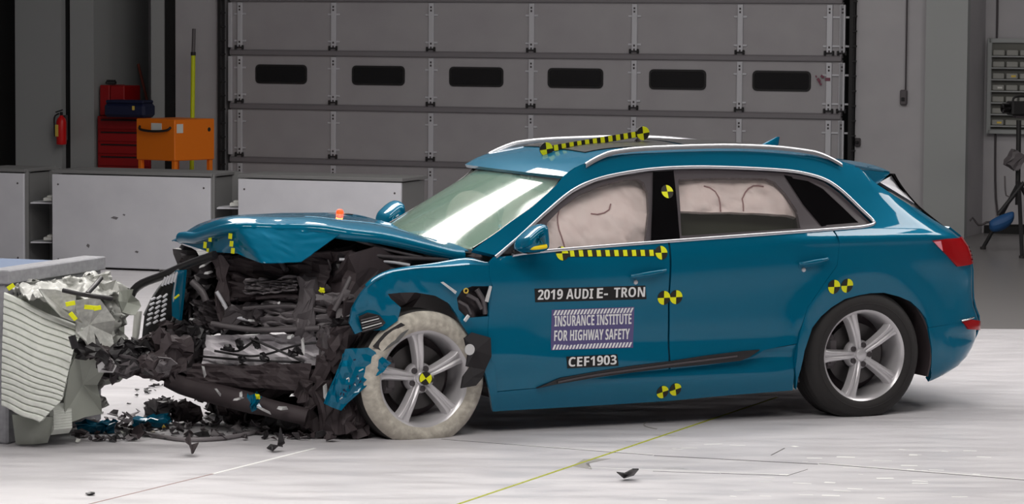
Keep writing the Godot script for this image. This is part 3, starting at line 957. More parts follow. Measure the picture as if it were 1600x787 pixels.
	bagf.sheet(func(u: float, w: float) -> Vector3:
		var g := TAU * u
		var q := sin(w * PI)
		return Vector3(1.12 - 0.16 * cos(w * PI), 1.10 + 0.2 * q * sin(g) + 0.015 * noise.get_noise_2d(u * 4, w * 4), 0.30 + 0.26 * q * cos(g)), 24, 12, 0.004, Vector3.RIGHT)
	pt(car, "steering_airbag", bagf, "airbag cloth")
	var lower := MB.new()
	lower.sheet(func(u: float, w: float) -> Vector3: return Vector3(lerpf(0.47, 0.63, w) - 0.16 * (1 - pow(2 * u - 1, 2)), 0.95, lerpf(0.77, -0.74, u)), 14, 3, 0.03, Vector3.UP)
	pt(car, "cowl", lower, "black plastic")
	var mir := MB.new()
	mir.box(Transform3D(Basis(Vector3.UP, 0.2), Vector3(1.12, 1.30, 0.02)), Vector3(0.03, 0.07, 0.24), 0.012)
	mir.box(place(Vector3(1.13, 1.36, 0.02)), Vector3(0.04, 0.1, 0.05), 0.01)
	pt(car, "rear_view_mirror", mir, "black plastic")


func roof() -> void:
	var line := PackedVector2Array([Vector2(1.114, 1.399), Vector2(1.225, 1.457), Vector2(1.453, 1.508), Vector2(1.772, 1.522), Vector2(2.133, 1.526), Vector2(2.416, 1.516), Vector2(2.744, 1.484), Vector2(2.892, 1.445), Vector2(3.003, 1.422)])
	var edge := skin_path(line, 0.0, 0.05)
	var c := Curve3D.new()
	for e in edge:
		c.add_point(e)
	c.bake_interval = 0.01
	var total := c.get_baked_length()
	var top := func(u: float, w: float) -> Vector3:
		var e := c.sample_baked(total * u)
		var t := 2 * w - 1
		var bow := 0.075 * (1 - t * t) * (1.0 - smoothstep(0.0, 0.35, u))
		return Vector3(e.x - bow, e.y + lerpf(0.006, 0.036, smoothstep(0.0, 0.3, u)) * (1 - pow(absf(t), 2.4)), e.z * t)
	var b := MB.new()
	b.sheet(top, 40, 28, 0.02, Vector3.UP)
	pt(car, "roof_panel", b, "car paint")
	# glass roof, two panes
	for q in [[0.16, 0.46], [0.48, 0.8]]:
		var g := MB.new()
		g.sheet(func(u: float, w: float) -> Vector3: return (top.call(lerpf(q[0], q[1], u), lerpf(0.17, 0.83, w)) as Vector3) + Vector3(0, 0.006, 0), 12, 12, 0.005, Vector3.UP)
		pt(car, "roof_glass", g, "roof glass")
	# rails
	for s in [1.0, -1.0]:
		var path := skin_path(PackedVector2Array([Vector2(1.257, 1.447), Vector2(1.325, 1.47), Vector2(1.408, 1.489), Vector2(1.53, 1.505), Vector2(1.651, 1.513), Vector2(1.771, 1.517), Vector2(1.951, 1.521), Vector2(2.132, 1.523), Vector2(2.273, 1.52), Vector2(2.415, 1.514), Vector2(2.578, 1.5), Vector2(2.742, 1.476), Vector2(2.823, 1.454), Vector2(2.879, 1.431)]), 0.012, 0.03, s)
		var rl := MB.new()
		var m := path.size()
		for k in m:
			var f := minf(k, m - 1 - k) / (m * 0.1)
			path[k] += Vector3(0, 0.022 * minf(1.0, f), -0.01 * s)
		rl.sheet(func(u: float, w: float) -> Vector3:
			var i := clampi(roundi(u * (m - 1)), 0, m - 1)
			var a := (w - 0.5) * 3.4
			return (path[i] as Vector3) + Vector3(0, cos(a) * 0.024 - 0.006, sin(a) * 0.017), m - 1, 8, 0.004, Vector3(0, 1, 0))
		pt(car, "roof_rail", rl, "satin aluminium")
	# antenna fin
	var fin := MB.new()
	var at := Vector3(2.82, 1.515, 0)
	fin.sheet(func(u: float, w: float) -> Vector3:
		var g := TAU * w
		var h := 0.062 * u
		var k := 1.0 - u * 0.86
		return at + Vector3(-0.05 + 0.075 * u + 0.075 * k * cos(g), h, 0.022 * k * sin(g)), 8, 16, 0.002, Vector3(0, 0, 1))
	pt(car, "antenna_fin", fin, "car paint")
	# roof spoiler and tailgate
	var sp := MB.new()
	var zl := 0.60
	sp.sheet(func(u: float, w: float) -> Vector3:
		var t := 2 * w - 1
		return Vector3(lerpf(2.98, 3.27, u) + 0.05 * (1 - t * t) * u, 1.436 - 0.045 * u + 0.04 * (1 - t * t), t * lerpf(0.70, zl, u)), 8, 20, 0.015, Vector3.UP)
	for s in [1.0, -1.0]:
		sp.quad(Vector3(2.996, 1.414, 0.71) * Vector3(1, 1, s), Vector3(3.273, 1.383, 0.6) * Vector3(1, 1, s), Vector3(3.154, 1.32, 0.66) * Vector3(1, 1, s), Vector3(3.109, 1.33, 0.7) * Vector3(1, 1, s), Vector3(0, 0, s))
	pt(car, "roof_spoiler", sp, "car paint")
	for s in [1.0, -1.0]:
		var blade := MB.new()
		blade.scrap([Vector3(3.151, 1.324, 0.665) * Vector3(1, 1, s), Vector3(3.265, 1.357, 0.6) * Vector3(1, 1, s), Vector3(3.311, 1.282, 0.62) * Vector3(1, 1, s), Vector3(3.394, 1.196, 0.65) * Vector3(1, 1, s)], 0.02 * s)
		pt(car, "spoiler_blade", blade, "satin aluminium")
	var tg := MB.new()
	tg.sheet(func(u: float, w: float) -> Vector3:
		var y := lerpf(1.38, 1.05, u)
		return Vector3(herm(REAR_Y, REAR_X, y) - 0.05, y, lerpf(-0.64, 0.64, w)), 10, 10, 0.01, Vector3(1, 1, 0))
	pt(car, "rear_window", tg, "gloss black")
	var bk := MB.new()
	bk.sheet(func(u: float, w: float) -> Vector3:
		var y := lerpf(1.06, 0.2, u)
		return Vector3(herm(REAR_Y, REAR_X, y) - 0.01, y, lerpf(-0.62, 0.62, w)), 16, 10, 0.01, Vector3(1, 0, 0))
	pt(car, "tailgate", bk, "car paint")



# ---------------------------------------------------------------- wheels, mirror, handles, markings

func wheel(at: Vector3, turn: float, first_spoke: float, chalk: bool, flat_at: float, label: String, tilt := 0.0) -> Node3D:
	var w := group("wheel", car)
	w.transform = Transform3D(Basis(Vector3.UP, turn) * Basis(Vector3.RIGHT, tilt), at)
	w.set_meta("label", label)
	var squash := func(p: Vector3) -> Vector3:
		var low := -flat_at + 0.004 * sin(p.x * 23.0)
		if p.y < low + 0.06:
			var k := clampf((low + 0.06 - p.y) / 0.06, 0.0, 1.0)
			p.z += 0.018 * k * k * signf(p.z + 0.1)
		p.y = maxf(p.y, low)
		if chalk:
			p.z += 0.008 * noise.get_noise_2d(p.x * 4, p.y * 4)
		return p
	var t := Transform3D()
	var o := 0.372 if chalk else 0.376
	var side := MB.new()
	side.lathe(t, [Vector2(0.258, -0.012), Vector2(0.266, 0.008), Vector2(0.285, 0.02), Vector2(0.31, 0.024), Vector2(0.335, 0.016), Vector2(0.355, -0.002), Vector2(o - 0.004, -0.026)], 72, 0.5, squash)
	if not chalk:
		side.lathe(t, [Vector2(0.30, 0.0245), Vector2(0.303, 0.0265), Vector2(0.306, 0.0245)], 72, 0.5, squash)
	side.lathe(t, [Vector2(0.258, -0.235), Vector2(0.30, -0.262), Vector2(0.345, -0.245), Vector2(o - 0.004, -0.215)], 72, 0.5, squash)
	obj("tyre_sidewall", side, M["chalk tyre"] if chalk else M["rubber"], w)
	var tread := MB.new()
	var pr := [Vector2(o - 0.004, -0.026)]
	for k in 4:
		var z0 := -0.035 - k * 0.045
		pr.append_array([Vector2(o, z0), Vector2(o + 0.002, z0 - 0.034), Vector2(o - 0.008, z0 - 0.036), Vector2(o - 0.008, z0 - 0.043)])
	pr.append(Vector2(o - 0.004, -0.215))
	tread.lathe(t, pr, 72, 0.8, squash)
	obj("tyre_tread", tread, M["rubber"], w)
	var rim := MB.new()
	rim.lathe(t, [Vector2(0.225, -0.21), Vector2(0.232, -0.10), Vector2(0.240, -0.035), Vector2(0.248, -0.012), Vector2(0.257, -0.003), Vector2(0.265, 0.004), Vector2(0.2705, 0.002), Vector2(0.2715, -0.008), Vector2(0.262, -0.02)], 72, 0.75)
	obj("rim", rim, M["alloy"], w)
	for k in 5:
		var g := deg_to_rad(first_spoke - 72.0 * k)
		var e := Vector3(cos(g), sin(g), 0)
		var f := Vector3(-sin(g), cos(g), 0)
		var sp := MB.new()
		sp.sheet(func(u: float, v: float) -> Vector3:
			var r := lerpf(0.035, 0.250, u)
			var hw := lerpf(0.026, 0.043, pow(u, 1.3)) + 0.012 * smoothstep(0.85, 1.0, u)
			var zz := lerpf(-0.042, -0.012, pow(u, 0.8)) + 0.012 * sin(u * PI)
			var x := 2 * v - 1
			var prof := 0.0
			if absf(x) > 0.72:
				prof = -0.05 * (absf(x) - 0.72) / 0.28
			elif absf(x) < 0.22:
				prof = -0.012 * (1.0 - absf(x) / 0.22)
			else:
				prof = -0.004 * (absf(x) - 0.22)
			return e * r + f * (hw * x) + Vector3(0, 0, zz + prof), 10, 14, 0.006, Vector3.BACK)
		obj("spoke", sp, M["alloy"], w)
	var hub := MB.new()
	hub.lathe(t, [Vector2(0.0, -0.026), Vector2(0.026, -0.027), Vector2(0.032, -0.031), Vector2(0.034, -0.042), Vector2(0.075, -0.046), Vector2(0.085, -0.06), Vector2(0.085, -0.10)], 40, 0.75)
	obj("hub", hub, M["alloy"], w)
	for k in 5:
		var g := deg_to_rad(first_spoke + 36.0 - 72.0 * k)
		var b := MB.new()
		b.lathe(Transform3D(Basis(), Vector3(cos(g) * 0.058, sin(g) * 0.058, -0.036)), [Vector2(0.0, -0.002), Vector2(0.009, -0.002), Vector2(0.010, 0.002), Vector2(0.0155, 0.002), Vector2(0.0165, -0.02)], 14, 0.8)
		obj("lug_socket", b, M["dark steel"], w)
	var disc := MB.new()
	disc.lathe(t, [Vector2(0.06, -0.10), Vector2(0.085, -0.098), Vector2(0.09, -0.115), Vector2(0.178, -0.115), Vector2(0.18, -0.145), Vector2(0.08, -0.147)], 48, 0.8)
	obj("brake_disc", disc, M["disc iron"], w)
	var cal := MB.new()
	cal.box(Transform3D(Basis(), Vector3(-0.175, 0.02, -0.115)), Vector3(0.075, 0.2, 0.075), 0.02)
	cal.box(Transform3D(Basis(), Vector3(-0.165, 0.02, -0.075)), Vector3(0.045, 0.14, 0.02), 0.008)
	obj("brake_caliper", cal, M["grey plastic"], w)
	var back := MB.new()
	back.lathe(t, [Vector2(0.0, -0.19), Vector2(0.225, -0.185), Vector2(0.226, -0.20)], 40)
	obj("backing_plate", back, M["soot"], w)
	return w


func circle(c: Vector2, r: float, a0 := 0.0, a1 := TAU, n := 28) -> PackedVector2Array:
	var p := PackedVector2Array()
	if a1 - a0 < TAU - 0.01:
		p.append(c)
		for k in n / 2 + 1:
			p.append(c + Vector2.from_angle(lerpf(a0, a1, k / float(n / 2))) * r)
	else:
		for k in n:
			p.append(c + Vector2.from_angle(TAU * k / n) * r)
	return p


func plus(off: Variant, d: float) -> Callable:
	return func(s: float, y: float) -> float: return (off.call(s, y) if off is Callable else off) + d


func target_sticker(c: Vector2, r: float, off: Variant = 0.0, turn := 0.0) -> void:
	var o := pt(car, "target_sticker", skin(circle(c, r), plus(off, 0.003), 0.002), "target black")
	for q in [0.0, PI]:
		pt(o, "yellow_quadrant", skin(circle(c, r, q + turn, q + turn + PI / 2), plus(off, 0.0042), 0.001), "target yellow")


func lettering(text: String, a: Vector2, b: Vector2, h: float, lift: float, font_name: String, bold: bool, m: String, parent: Node, off: Variant, squeeze := 1.0) -> void:
	var tm := TextMesh.new()
	var f := SystemFont.new()
	f.font_names = PackedStringArray([font_name])
	f.font_weight = 700 if bold else 400
	tm.font = f
	tm.text = text
	tm.font_size = 64
	tm.pixel_size = 0.01
	tm.depth = 0.02
	tm.curve_step = 2.0
	var arr := tm.get_mesh_arrays()
	var vs: PackedVector3Array = arr[Mesh.ARRAY_VERTEX]
	var lo := vs[0]
	var hi := vs[0]
	for q in vs:
		lo = lo.min(q)
		hi = hi.max(q)
	var dir := b - a
	var k := h / (hi.y - lo.y)
	var kx := dir.length() / (hi.x - lo.x) * squeeze
	dir = dir.normalized()
	var up := Vector2(-dir.y, dir.x)
	var out := PackedVector3Array()
	var nr := PackedVector3Array()
	for q in vs:
		var w := a + dir * ((q.x - lo.x) * kx) + up * ((q.y - lo.y) * k)
		var n := skin_normal(w.x, w.y)
		var d: float = off.call(w.x, w.y) if off is Callable else off
		out.append(skin_point(w.x, w.y) + n * (d + lift + (0.001 if q.z > 0.0 else -0.001)))
		nr.append(n)
	arr[Mesh.ARRAY_VERTEX] = out
	arr[Mesh.ARRAY_NORMAL] = nr
	arr[Mesh.ARRAY_TANGENT] = null
	var me := ArrayMesh.new()
	me.add_surface_from_arrays(Mesh.PRIMITIVE_TRIANGLES, arr)
	pt(parent, "lettering", me, m)


func car_details(dent: Variant, rocker_off: Variant) -> void:
	var pi := PI
	wheel(Vector3(2.928, 0.352, 0.93), 0.0, 180.0, false, 0.349, "rear wheel with five silver spokes and black tyre")
	wheel(Vector3(0.21, 0.322, 0.93), 0.06, 170.0, true, 0.327, "chalk-white front wheel with a flattened tyre", 0.0)
	var hubmark := group("hub_target", car)
	var fc := Vector3(0.224, 0.323, 0.915)
	var hb := MB.new()
	hb.prism(Transform3D(Basis(Vector3.UP, 0.06), fc + Vector3(0, 0, 0.0)), circle(Vector2.ZERO, 0.036), 0.008)
	obj("target_disc", hb, M["target black"], hubmark)
	for q in [0.6, 0.6 + PI]:
		var hq := MB.new()
		hq.prism(Transform3D(Basis(Vector3.UP, 0.06), fc + Vector3(0, 0, 0.002)), circle(Vector2.ZERO, 0.036, q + PI / 2, q + PI), 0.003)
		obj("yellow_quadrant", hq, M["target yellow"], hubmark)
	# stickers
	target_sticker(Vector2(1.73, 1.308), 0.036, -0.006)
	target_sticker(Vector2(1.634, 0.724), 0.039, dent)
	target_sticker(Vector2(1.709, 0.726), 0.039, dent)
	target_sticker(Vector2(1.647, 0.189), 0.036, rocker_off, 0.3)
	target_sticker(Vector2(1.725, 0.201), 0.036, rocker_off, 0.3)
	target_sticker(Vector2(2.706, 0.757), 0.04, 0.0)
	target_sticker(Vector2(2.794, 0.761), 0.04, 0.0)
	var ta := Vector2(1.019, 0.984)
	var tb := Vector2(1.619, 0.975)
	var strip := pt(car, "tape_strip", skin(PackedVector2Array([ta + Vector2(0.02, -0.018), tb + Vector2(-0.02, -0.018), tb + Vector2(-0.02, 0.018), ta + Vector2(0.02, 0.018)]), plus(dent, 0.002), 0.002), "target black")
	for k in 10:
		var c := ta.lerp(tb, 0.1 + 0.8 * k / 9.0)
		pt(strip, "yellow_square", skin(PackedVector2Array([c + Vector2(-0.0125, -0.0165), c + Vector2(0.0125, -0.0165), c + Vector2(0.0125, 0.0165), c + Vector2(-0.0125, 0.0165)]), plus(dent, 0.0035), 0.001), "target yellow")
	target_sticker(ta, 0.037, dent)
	target_sticker(tb, 0.037, dent)
	# lettered plates
	var p1 := pt(car, "name_plate", skin(PackedVector2Array([Vector2(0.852, 0.722), Vector2(1.527, 0.72), Vector2(1.517, 0.796), Vector2(0.845, 0.797)]), plus(dent, 0.002), 0.002), "sign black", "black plate lettered with the car's year and name")
	lettering("2019", Vector2(0.865, 0.736), Vector2(1.014, 0.735), 0.056, 0.0035, "Droid Sans", true, "sign white", p1, dent)
	lettering("AUDI", Vector2(1.036, 0.735), Vector2(1.198, 0.733), 0.056, 0.0035, "Droid Sans", true, "sign white", p1, dent)
	lettering("E-", Vector2(1.221, 0.734), Vector2(1.288, 0.734), 0.056, 0.0035, "Droid Sans", true, "sign white", p1, dent)
	lettering("TRON", Vector2(1.325, 0.735), Vector2(1.515, 0.734), 0.056, 0.0035, "Droid Sans", true, "sign white", p1, dent)
	var p2 := pt(car, "institute_plate", skin(PackedVector2Array([Vector2(0.947, 0.455), Vector2(1.448, 0.451), Vector2(1.453, 0.679), Vector2(0.952, 0.677)]), plus(dent, 0.002), 0.002), "sign violet", "violet plate with white institute lettering between hatched bands")
	lettering("INSURANCE INSTITUTE", Vector2(0.968, 0.584), Vector2(1.435, 0.583), 0.060, 0.0035, "Droid Sans", true, "sign white", p2, dent)
	lettering("FOR HIGHWAY SAFETY", Vector2(0.967, 0.504), Vector2(1.425, 0.499), 0.060, 0.0035, "Droid Sans", true, "sign white", p2, dent)
	for row in [[Vector2(0.956, 0.647), Vector2(1.452, 0.647)], [Vector2(0.951, 0.458), Vector2(1.446, 0.455)]]:
		var a: Vector2 = row[0]
		var b: Vector2 = row[1]
		for k in 24:
			var c := a.lerp(b, (k + 0.15) / 24.6)
			pt(p2, "hatch_bar", skin(PackedVector2Array([c, c + Vector2(0.0115, 0), c + Vector2(0.0255, 0.027), c + Vector2(0.014, 0.027)]), plus(dent, 0.0035), 0.001), "sign white")
	var p3 := pt(car, "number_plate", skin(PackedVector2Array([Vector2(1.044, 0.352), Vector2(1.355, 0.355), Vector2(1.346, 0.419), Vector2(1.035, 0.417)]), plus(dent, 0.004), 0.002), "sign black", "small black plate with the test number")
	lettering("CEF1903", Vector2(1.049, 0.361), Vector2(1.341, 0.363), 0.053, 0.0055, "Droid Sans", true, "sign white", p3, dent)
	# door handles
	for h in [[Vector2(1.421, 0.852), Vector2(1.633, 0.879), Vector2(1.444, 0.876)], [Vector2(2.476, 0.894), Vector2(2.658, 0.919), Vector2(2.496, 0.915)]]:
		var a: Vector2 = h[0]
		var b: Vector2 = h[1]
		var n := group("door_handle", car)
		var dish := func(s: float, y: float) -> float: return 0.002
		obj("handle_recess", skin(PackedVector2Array([a + Vector2(0.01, -0.03), b + Vector2(-0.01, -0.03), b + Vector2(0, 0.0), a]), dish, 0.001), M["car paint"], n)
		var path := []
		for k in 13:
			var u := k / 12.0
			var q := a.lerp(b, u)
			path.append(skin_point(q.x, q.y) + skin_normal(q.x, q.y) * (0.004 + 0.032 * pow(sin(clampf(u, 0.02, 0.98) * PI), 0.35)))
		var rad := []
		for k in 13:
			rad.append(0.0125 - 0.003 * absf(k - 6) / 6.0)
		obj("grip", bar(path, rad, 10), M["car paint"], n)
		var lock := MB.new()
		lock.lathe(Transform3D(Basis(), skin_point(a.x + 0.035, a.y - 0.035) + Vector3(0, 0, 0.004)), [Vector2(0, 0.004), Vector2(0.012, 0.003), Vector2(0.014, -0.004)], 16)
		obj("lock_cap", lock, M["satin aluminium"], n)
	# wing mirrors
	for s in [1.0, -1.0]:
		var mr := group("wing_mirror", car)
		var c: Vector3 = Vector3(0.796, 1.077, 1.03) if s > 0.0 else Vector3(0.745, 1.092, -1)
		var shell := MB.new()
		var outline := Curve2D.new()
		var raw := [Vector2(-0.083, -0.055), Vector2(-0.066, -0.002), Vector2(0.0, 0.056), Vector2(0.042, 0.077), Vector2(0.068, 0.062), Vector2(0.074, -0.06), Vector2(-0.03, -0.074)]
		for k in raw.size() + 1:
			var q: Vector2 = raw[k % raw.size()]
			var d: Vector2 = ((raw[(k + 1) % raw.size()] as Vector2) - (raw[(k + raw.size() - 1) % raw.size()] as Vector2)) * 0.1
			outline.add_point(q, -d, d)
		outline.bake_interval = 0.004
		var around2 := outline.get_baked_length()
		shell.sheet(func(u: float, v: float) -> Vector3:
			var q := outline.sample_baked(around2 * v)
			var k := pow(maxf(sin(PI * u), 0.0), 0.38)
			return c + Vector3(q.x * k, q.y * k - 0.01 * cos(PI * u), -0.105 * cos(PI * u) * s), 18, 40, 0.003, Vector3(0, 0, 1))
		obj("mirror_shell", shell, M["car paint"], mr)
		var arm := MB.new()
		arm.box(Transform3D(Basis(Vector3.BACK, 0.1), c + Vector3(0.0, -0.062, -0.05 * s)), Vector3(0.09, 0.03, 0.17), 0.012)
		arm.box(Transform3D(Basis(Vector3.BACK, 0.1), c + Vector3(-0.02, -0.072, -0.12 * s)), Vector3(0.11, 0.022, 0.09), 0.01)
		obj("mirror_arm", arm, M["black plastic"], mr)
		if s > 0.0:
			obj("turn_signal", bar([c + Vector3(-0.05, -0.043, 0.07), c + Vector3(-0.03, -0.042, 0.095), c + Vector3(0.0, -0.039, 0.108), c + Vector3(0.04, -0.034, 0.108)], 0.0115, 8), M["amber"], mr)
	pt(car, "mirror_triangle", skin(PackedVector2Array([Vector2(0.651, 0.989), Vector2(0.788, 1.081), Vector2(0.78, 0.993)]), 0.002, 0.01), "black plastic")
	# target bar standing on the roof
	var tbz := 0.15
	var bar_node := group("roof_target_bar", car)
	bar_node.set_meta("label", "yellow and black checked bar standing on the roof")
	var l := Vector3(1.26, 1.524, 0.15)
	var r2 := Vector3(1.874, 1.611, 0.15)
	var dir := (r2 - l).normalized()
	var basis := Basis(dir, Vector3(-dir.y, dir.x, 0), Vector3.BACK)
	var bd := MB.new()
	bd.box(Transform3D(basis, (l + r2) / 2), Vector3(l.distance_to(r2), 0.036, 0.008), 0.001)
	obj("board", bd, M["target black"], bar_node)
	for k in 11:
		var b := MB.new()
		b.box(Transform3D(basis, l.lerp(r2, 0.1 + 0.8 * k / 10.0) + Vector3(0, 0, 0.003)), Vector3(0.026, 0.033, 0.005), 0.0)
		obj("yellow_square", b, M["target yellow"], bar_node)
	for e in [l, r2]:
		var b := MB.new()
		b.prism(Transform3D(basis, e + Vector3(0, 0, 0.007)), circle(Vector2.ZERO, 0.04), 0.01)
		obj("target_disc", b, M["target black"], bar_node)
		for q in [0.0, PI]:
			var y := MB.new()
			y.prism(Transform3D(basis, e + Vector3(0, 0, 0.0095)), circle(Vector2.ZERO, 0.04, q, q + PI / 2), 0.003)
			obj("yellow_quadrant", y, M["target yellow"], bar_node)
	var po := MB.new()
	po.tube([l + Vector3(0.0, -0.03, 0), l + Vector3(-0.005, -0.09, 0)], 0.009, 8)
	po.box(place(l + Vector3(0, -0.075, 0.0)), Vector3(0.05, 0.035, 0.04), 0.006)
	obj("front_post", po, M["warm post"], bar_node)
	var pb := MB.new()
	pb.tube([r2 + Vector3(-0.03, -0.03, 0), r2 + Vector3(0.0, -0.085, 0.05)], 0.008, 8)
	pb.tube([r2 + Vector3(-0.03, -0.03, 0), r2 + Vector3(-0.06, -0.09, -0.05)], 0.008, 8)
	obj("rear_post", pb, M["dark steel"], bar_node)


# ---------------------------------------------------------------- the torn front end

# a battered block: a box whose faces are pushed about by noise
func lump(at: Vector3, size: Vector3, turn: Vector3, rough: float, seed_at: float, div := 5) -> MB:
	var b := MB.new()
	var bs := Basis.from_euler(turn)
	var fine := maxf(3.0, 1.7 / size.length())
	for ax in 3:
		for s in [-1.0, 1.0]:
			var u := (ax + 1) % 3
			var w := (ax + 2) % 3
			for i in div:
				for j in div:
					var q := []
					for k in [[0, 0], [1, 0], [1, 1], [0, 1]]:
						var p := Vector3.ZERO
						p[ax] = s * 0.5
						p[u] = float(i + k[0]) / div - 0.5
						p[w] = float(j + k[1]) / div - 0.5
						var e := p * size
						var g := e * fine
						var nz := Vector3(noise.get_noise_3d(g.x + seed_at, g.y, g.z), noise.get_noise_3d(g.x, g.y + seed_at + 7, g.z), noise.get_noise_3d(g.x, g.y, g.z + seed_at + 13))
						q.append(at + bs * (e + nz * rough * 2.0))
					b.quad(q[0], q[1], q[2], q[3], bs * (Vector3.ZERO + Vector3(s if ax == 0 else 0.0, s if ax == 1 else 0.0, s if ax == 2 else 0.0)))
	return b


func build_hood() -> void:
	var hood := group("hood", car)
	hood.set_meta("label", "buckled teal hood folded up over the engine bay")
	var near := [Vector3(-0.841, 1.025, -0.2), Vector3(-0.783, 1.092, 0.12), Vector3(-0.716, 1.157, 0.45), Vector3(-0.515, 1.157, 0.56), Vector3(-0.294, 1.153, 0.66), Vector3(-0.161, 1.132, 0.72), Vector3(0.044, 1.105, 0.745), Vector3(0.266, 1.052, 0.75), Vector3(0.462, 1.002, 0.75), Vector3(0.538, 1, 0.75)]
	var far := [Vector3(-0.846, 1.016, -0.28), Vector3(-0.684, 1.055, -0.42), Vector3(-0.5, 1.089, -0.52), Vector3(-0.243, 1.104, -0.6), Vector3(0.045, 1.112, -0.64), Vector3(0.251, 1.112, -0.66), Vector3(0.414, 1.101, -0.67), Vector3(0.499, 1.089, -0.68), Vector3(0.567, 1.074, -0.69), Vector3(0.591, 1.068, -0.69)]
	near = smooth3(near, 0.05)
	far = smooth3(far, 0.05)
	var at := func(a: Array, u: float) -> Vector3:
		var f := u * (a.size() - 1)
		var i := mini(int(f), a.size() - 2)
		return (a[i] as Vector3).lerp(a[i + 1], f - i)
	var top := func(u: float, w: float) -> Vector3:
		var p: Vector3 = at.call(near, u).lerp(at.call(far, u), w)
		var dome := 0.034 * (1.0 - pow(1.0 - minf(w / 0.15, 1.0), 2) - smoothstep(0.8, 1.0, w)) * smoothstep(0.0, 0.2, u)
		p.y += dome * (1.0 - 0.35 * smoothstep(0.8, 1.0, u)) + 0.002 * noise.get_noise_2d(u * 2, w * 2)
		p.x -= 0.1 * sin(w * PI) * smoothstep(0.75, 1.0, u)
		return p
	var b := MB.new()
	b.sheet(top, 48, 52, 0.006, Vector3.UP)
	obj("hood_skin", b, M["car paint"], hood)
	b = MB.new()
	b.sheet(func(u: float, w: float) -> Vector3: return (top.call(lerpf(0.06, 0.985, u), lerpf(0.04, 0.96, w)) as Vector3) + Vector3(0, -0.03, 0), 24, 16, 0.01, Vector3.UP)
	obj("hood_frame", b, M["soot"], hood)
	# the near flank, folded down in two facets
	b = MB.new()
	var ra := Vector3(-0.717, 1.154, 0.455)
	var tip := Vector3(-0.855, 1.018, -0.24)
	var l1 := Vector3(-0.779, 0.984, 0.2)
	var l2 := Vector3(-0.713, 0.995, 0.52)
	b.sheet(func(u: float, w: float) -> Vector3:
		var p: Vector3 = (at.call(near, lerpf(0.01, 0.262, u)) as Vector3).lerp(tip.lerp(l1, smoothstep(0, 1, minf(u * 1.75, 1.0))).lerp(l2, maxf(0.0, (u - 0.57) / 0.43)), w)
		return p + Vector3(0, 0, 0.012) * sin(w * PI), 14, 8, 0.006, Vector3(0, 0, 1))
	obj("folded_nose", b, M["car paint"], hood)
	b = MB.new()
	var l3 := Vector3(-0.652, 0.957, 0.73)
	var l4 := Vector3(-0.448, 0.964, 0.79)
	var r2 := Vector3(-0.165, 1.129, 0.722)
	b.sheet(func(u: float, w: float) -> Vector3:
		var low: Vector3 = l2.lerp(l3, minf(u / 0.28, 1.0)).lerp(l4, clampf((u - 0.28) / 0.36, 0.0, 1.0)).lerp(r2, clampf((u - 0.64) / 0.36, 0.0, 1.0))
		var p: Vector3 = (at.call(near, lerpf(0.262, 0.545, u)) as Vector3).lerp(low, w)
		p.z += 0.02 * sin(w * PI) * (1.0 - u) - 0.05 * exp(-pow((u - 0.13) / 0.09, 2)) * w + 0.012 * noise.get_noise_2d(u * 5, w * 5)
		return p, 28, 12, 0.006, Vector3(0, 0, 1))
	obj("folded_flank", b, M["car paint"], hood)
	b = MB.new()
	b.sheet(func(u: float, w: float) -> Vector3:
		var p: Vector3 = at.call(near, lerpf(0.54, 0.985, u))
		return p + Vector3(0, -0.055 * w * (1.0 - 0.55 * u), 0.018 * sin(w * PI * 0.6)), 20, 4, 0.006, Vector3(0, 0, 1))
	obj("hood_flange", b, M["car paint"], hood)
	# the folds themselves are rounded
	var fold := []
	for k in 40:
		fold.append((at.call(near, lerpf(0.03, 0.985, k / 39.0)) as Vector3) + Vector3(0, -0.031 * smoothstep(0.0, 0.12, k / 39.0), -0.004))
	obj("hood_fold", bar(fold, 0.033, 28), M["car paint"], hood)
	fold = []
	for k in 24:
		fold.append((top.call(lerpf(0.55, 0.985, k / 23.0), 0.2) as Vector3) + Vector3(0, -0.008, 0))
	obj("hood_crease", bar(fold, 0.012, 14), M["car paint"], hood)
	# stickers on the nose
	var mk := func(c: Vector3, n: Vector3, w: float, h: float, m: String, round: bool) -> void:
		n = n.normalized()
		var x := Vector3.UP.cross(n).normalized()
		var bs := Basis(x, n.cross(x), n)
		var s := MB.new()
		if round:
			s.prism(Transform3D(bs, c), circle(Vector2.ZERO, w), 0.004)
		else:
			s.box(Transform3D(bs, c), Vector3(w, h, 0.004), 0.0)
		obj("yellow_square" if not round else "target_disc", s, M[m], hood)
	var nn := (l1 - ra).cross(tip - ra).normalized()
	nn = nn if nn.z > 0.0 else -nn
	for q in [[Vector3(-0.775, 1.093, 0.2), 0.02, 0.03], [Vector3(-0.774, 1.063, 0.22), 0.03, 0.04], [Vector3(-0.788, 1.021, 0.17), 0.03, 0.035], [Vector3(-0.782, 0.995, 0.2), 0.02, 0.02]]:
		mk.call((q[0] as Vector3) + Vector3(-0.012, 0, 0.03), nn, q[1], q[2], "target yellow", false)
	for q in [Vector3(-0.727, 1.086, 0.43), Vector3(-0.73, 1.047, 0.46), Vector3(-0.732, 1.011, 0.49)]:
		mk.call((q as Vector3) + Vector3(-0.012, 0, 0.032), nn, 0.034, 0.03, "target yellow", false)


func wreck_plane(u: float, y: float, out: float) -> Vector3:   # the broken face of the engine bay, from the far corner to the near wheel
	return Vector3(lerpf(-0.86, -0.12, u), y, lerpf(-0.35, 0.72, u)) + Vector3(-0.75, 0, 0.55) * out


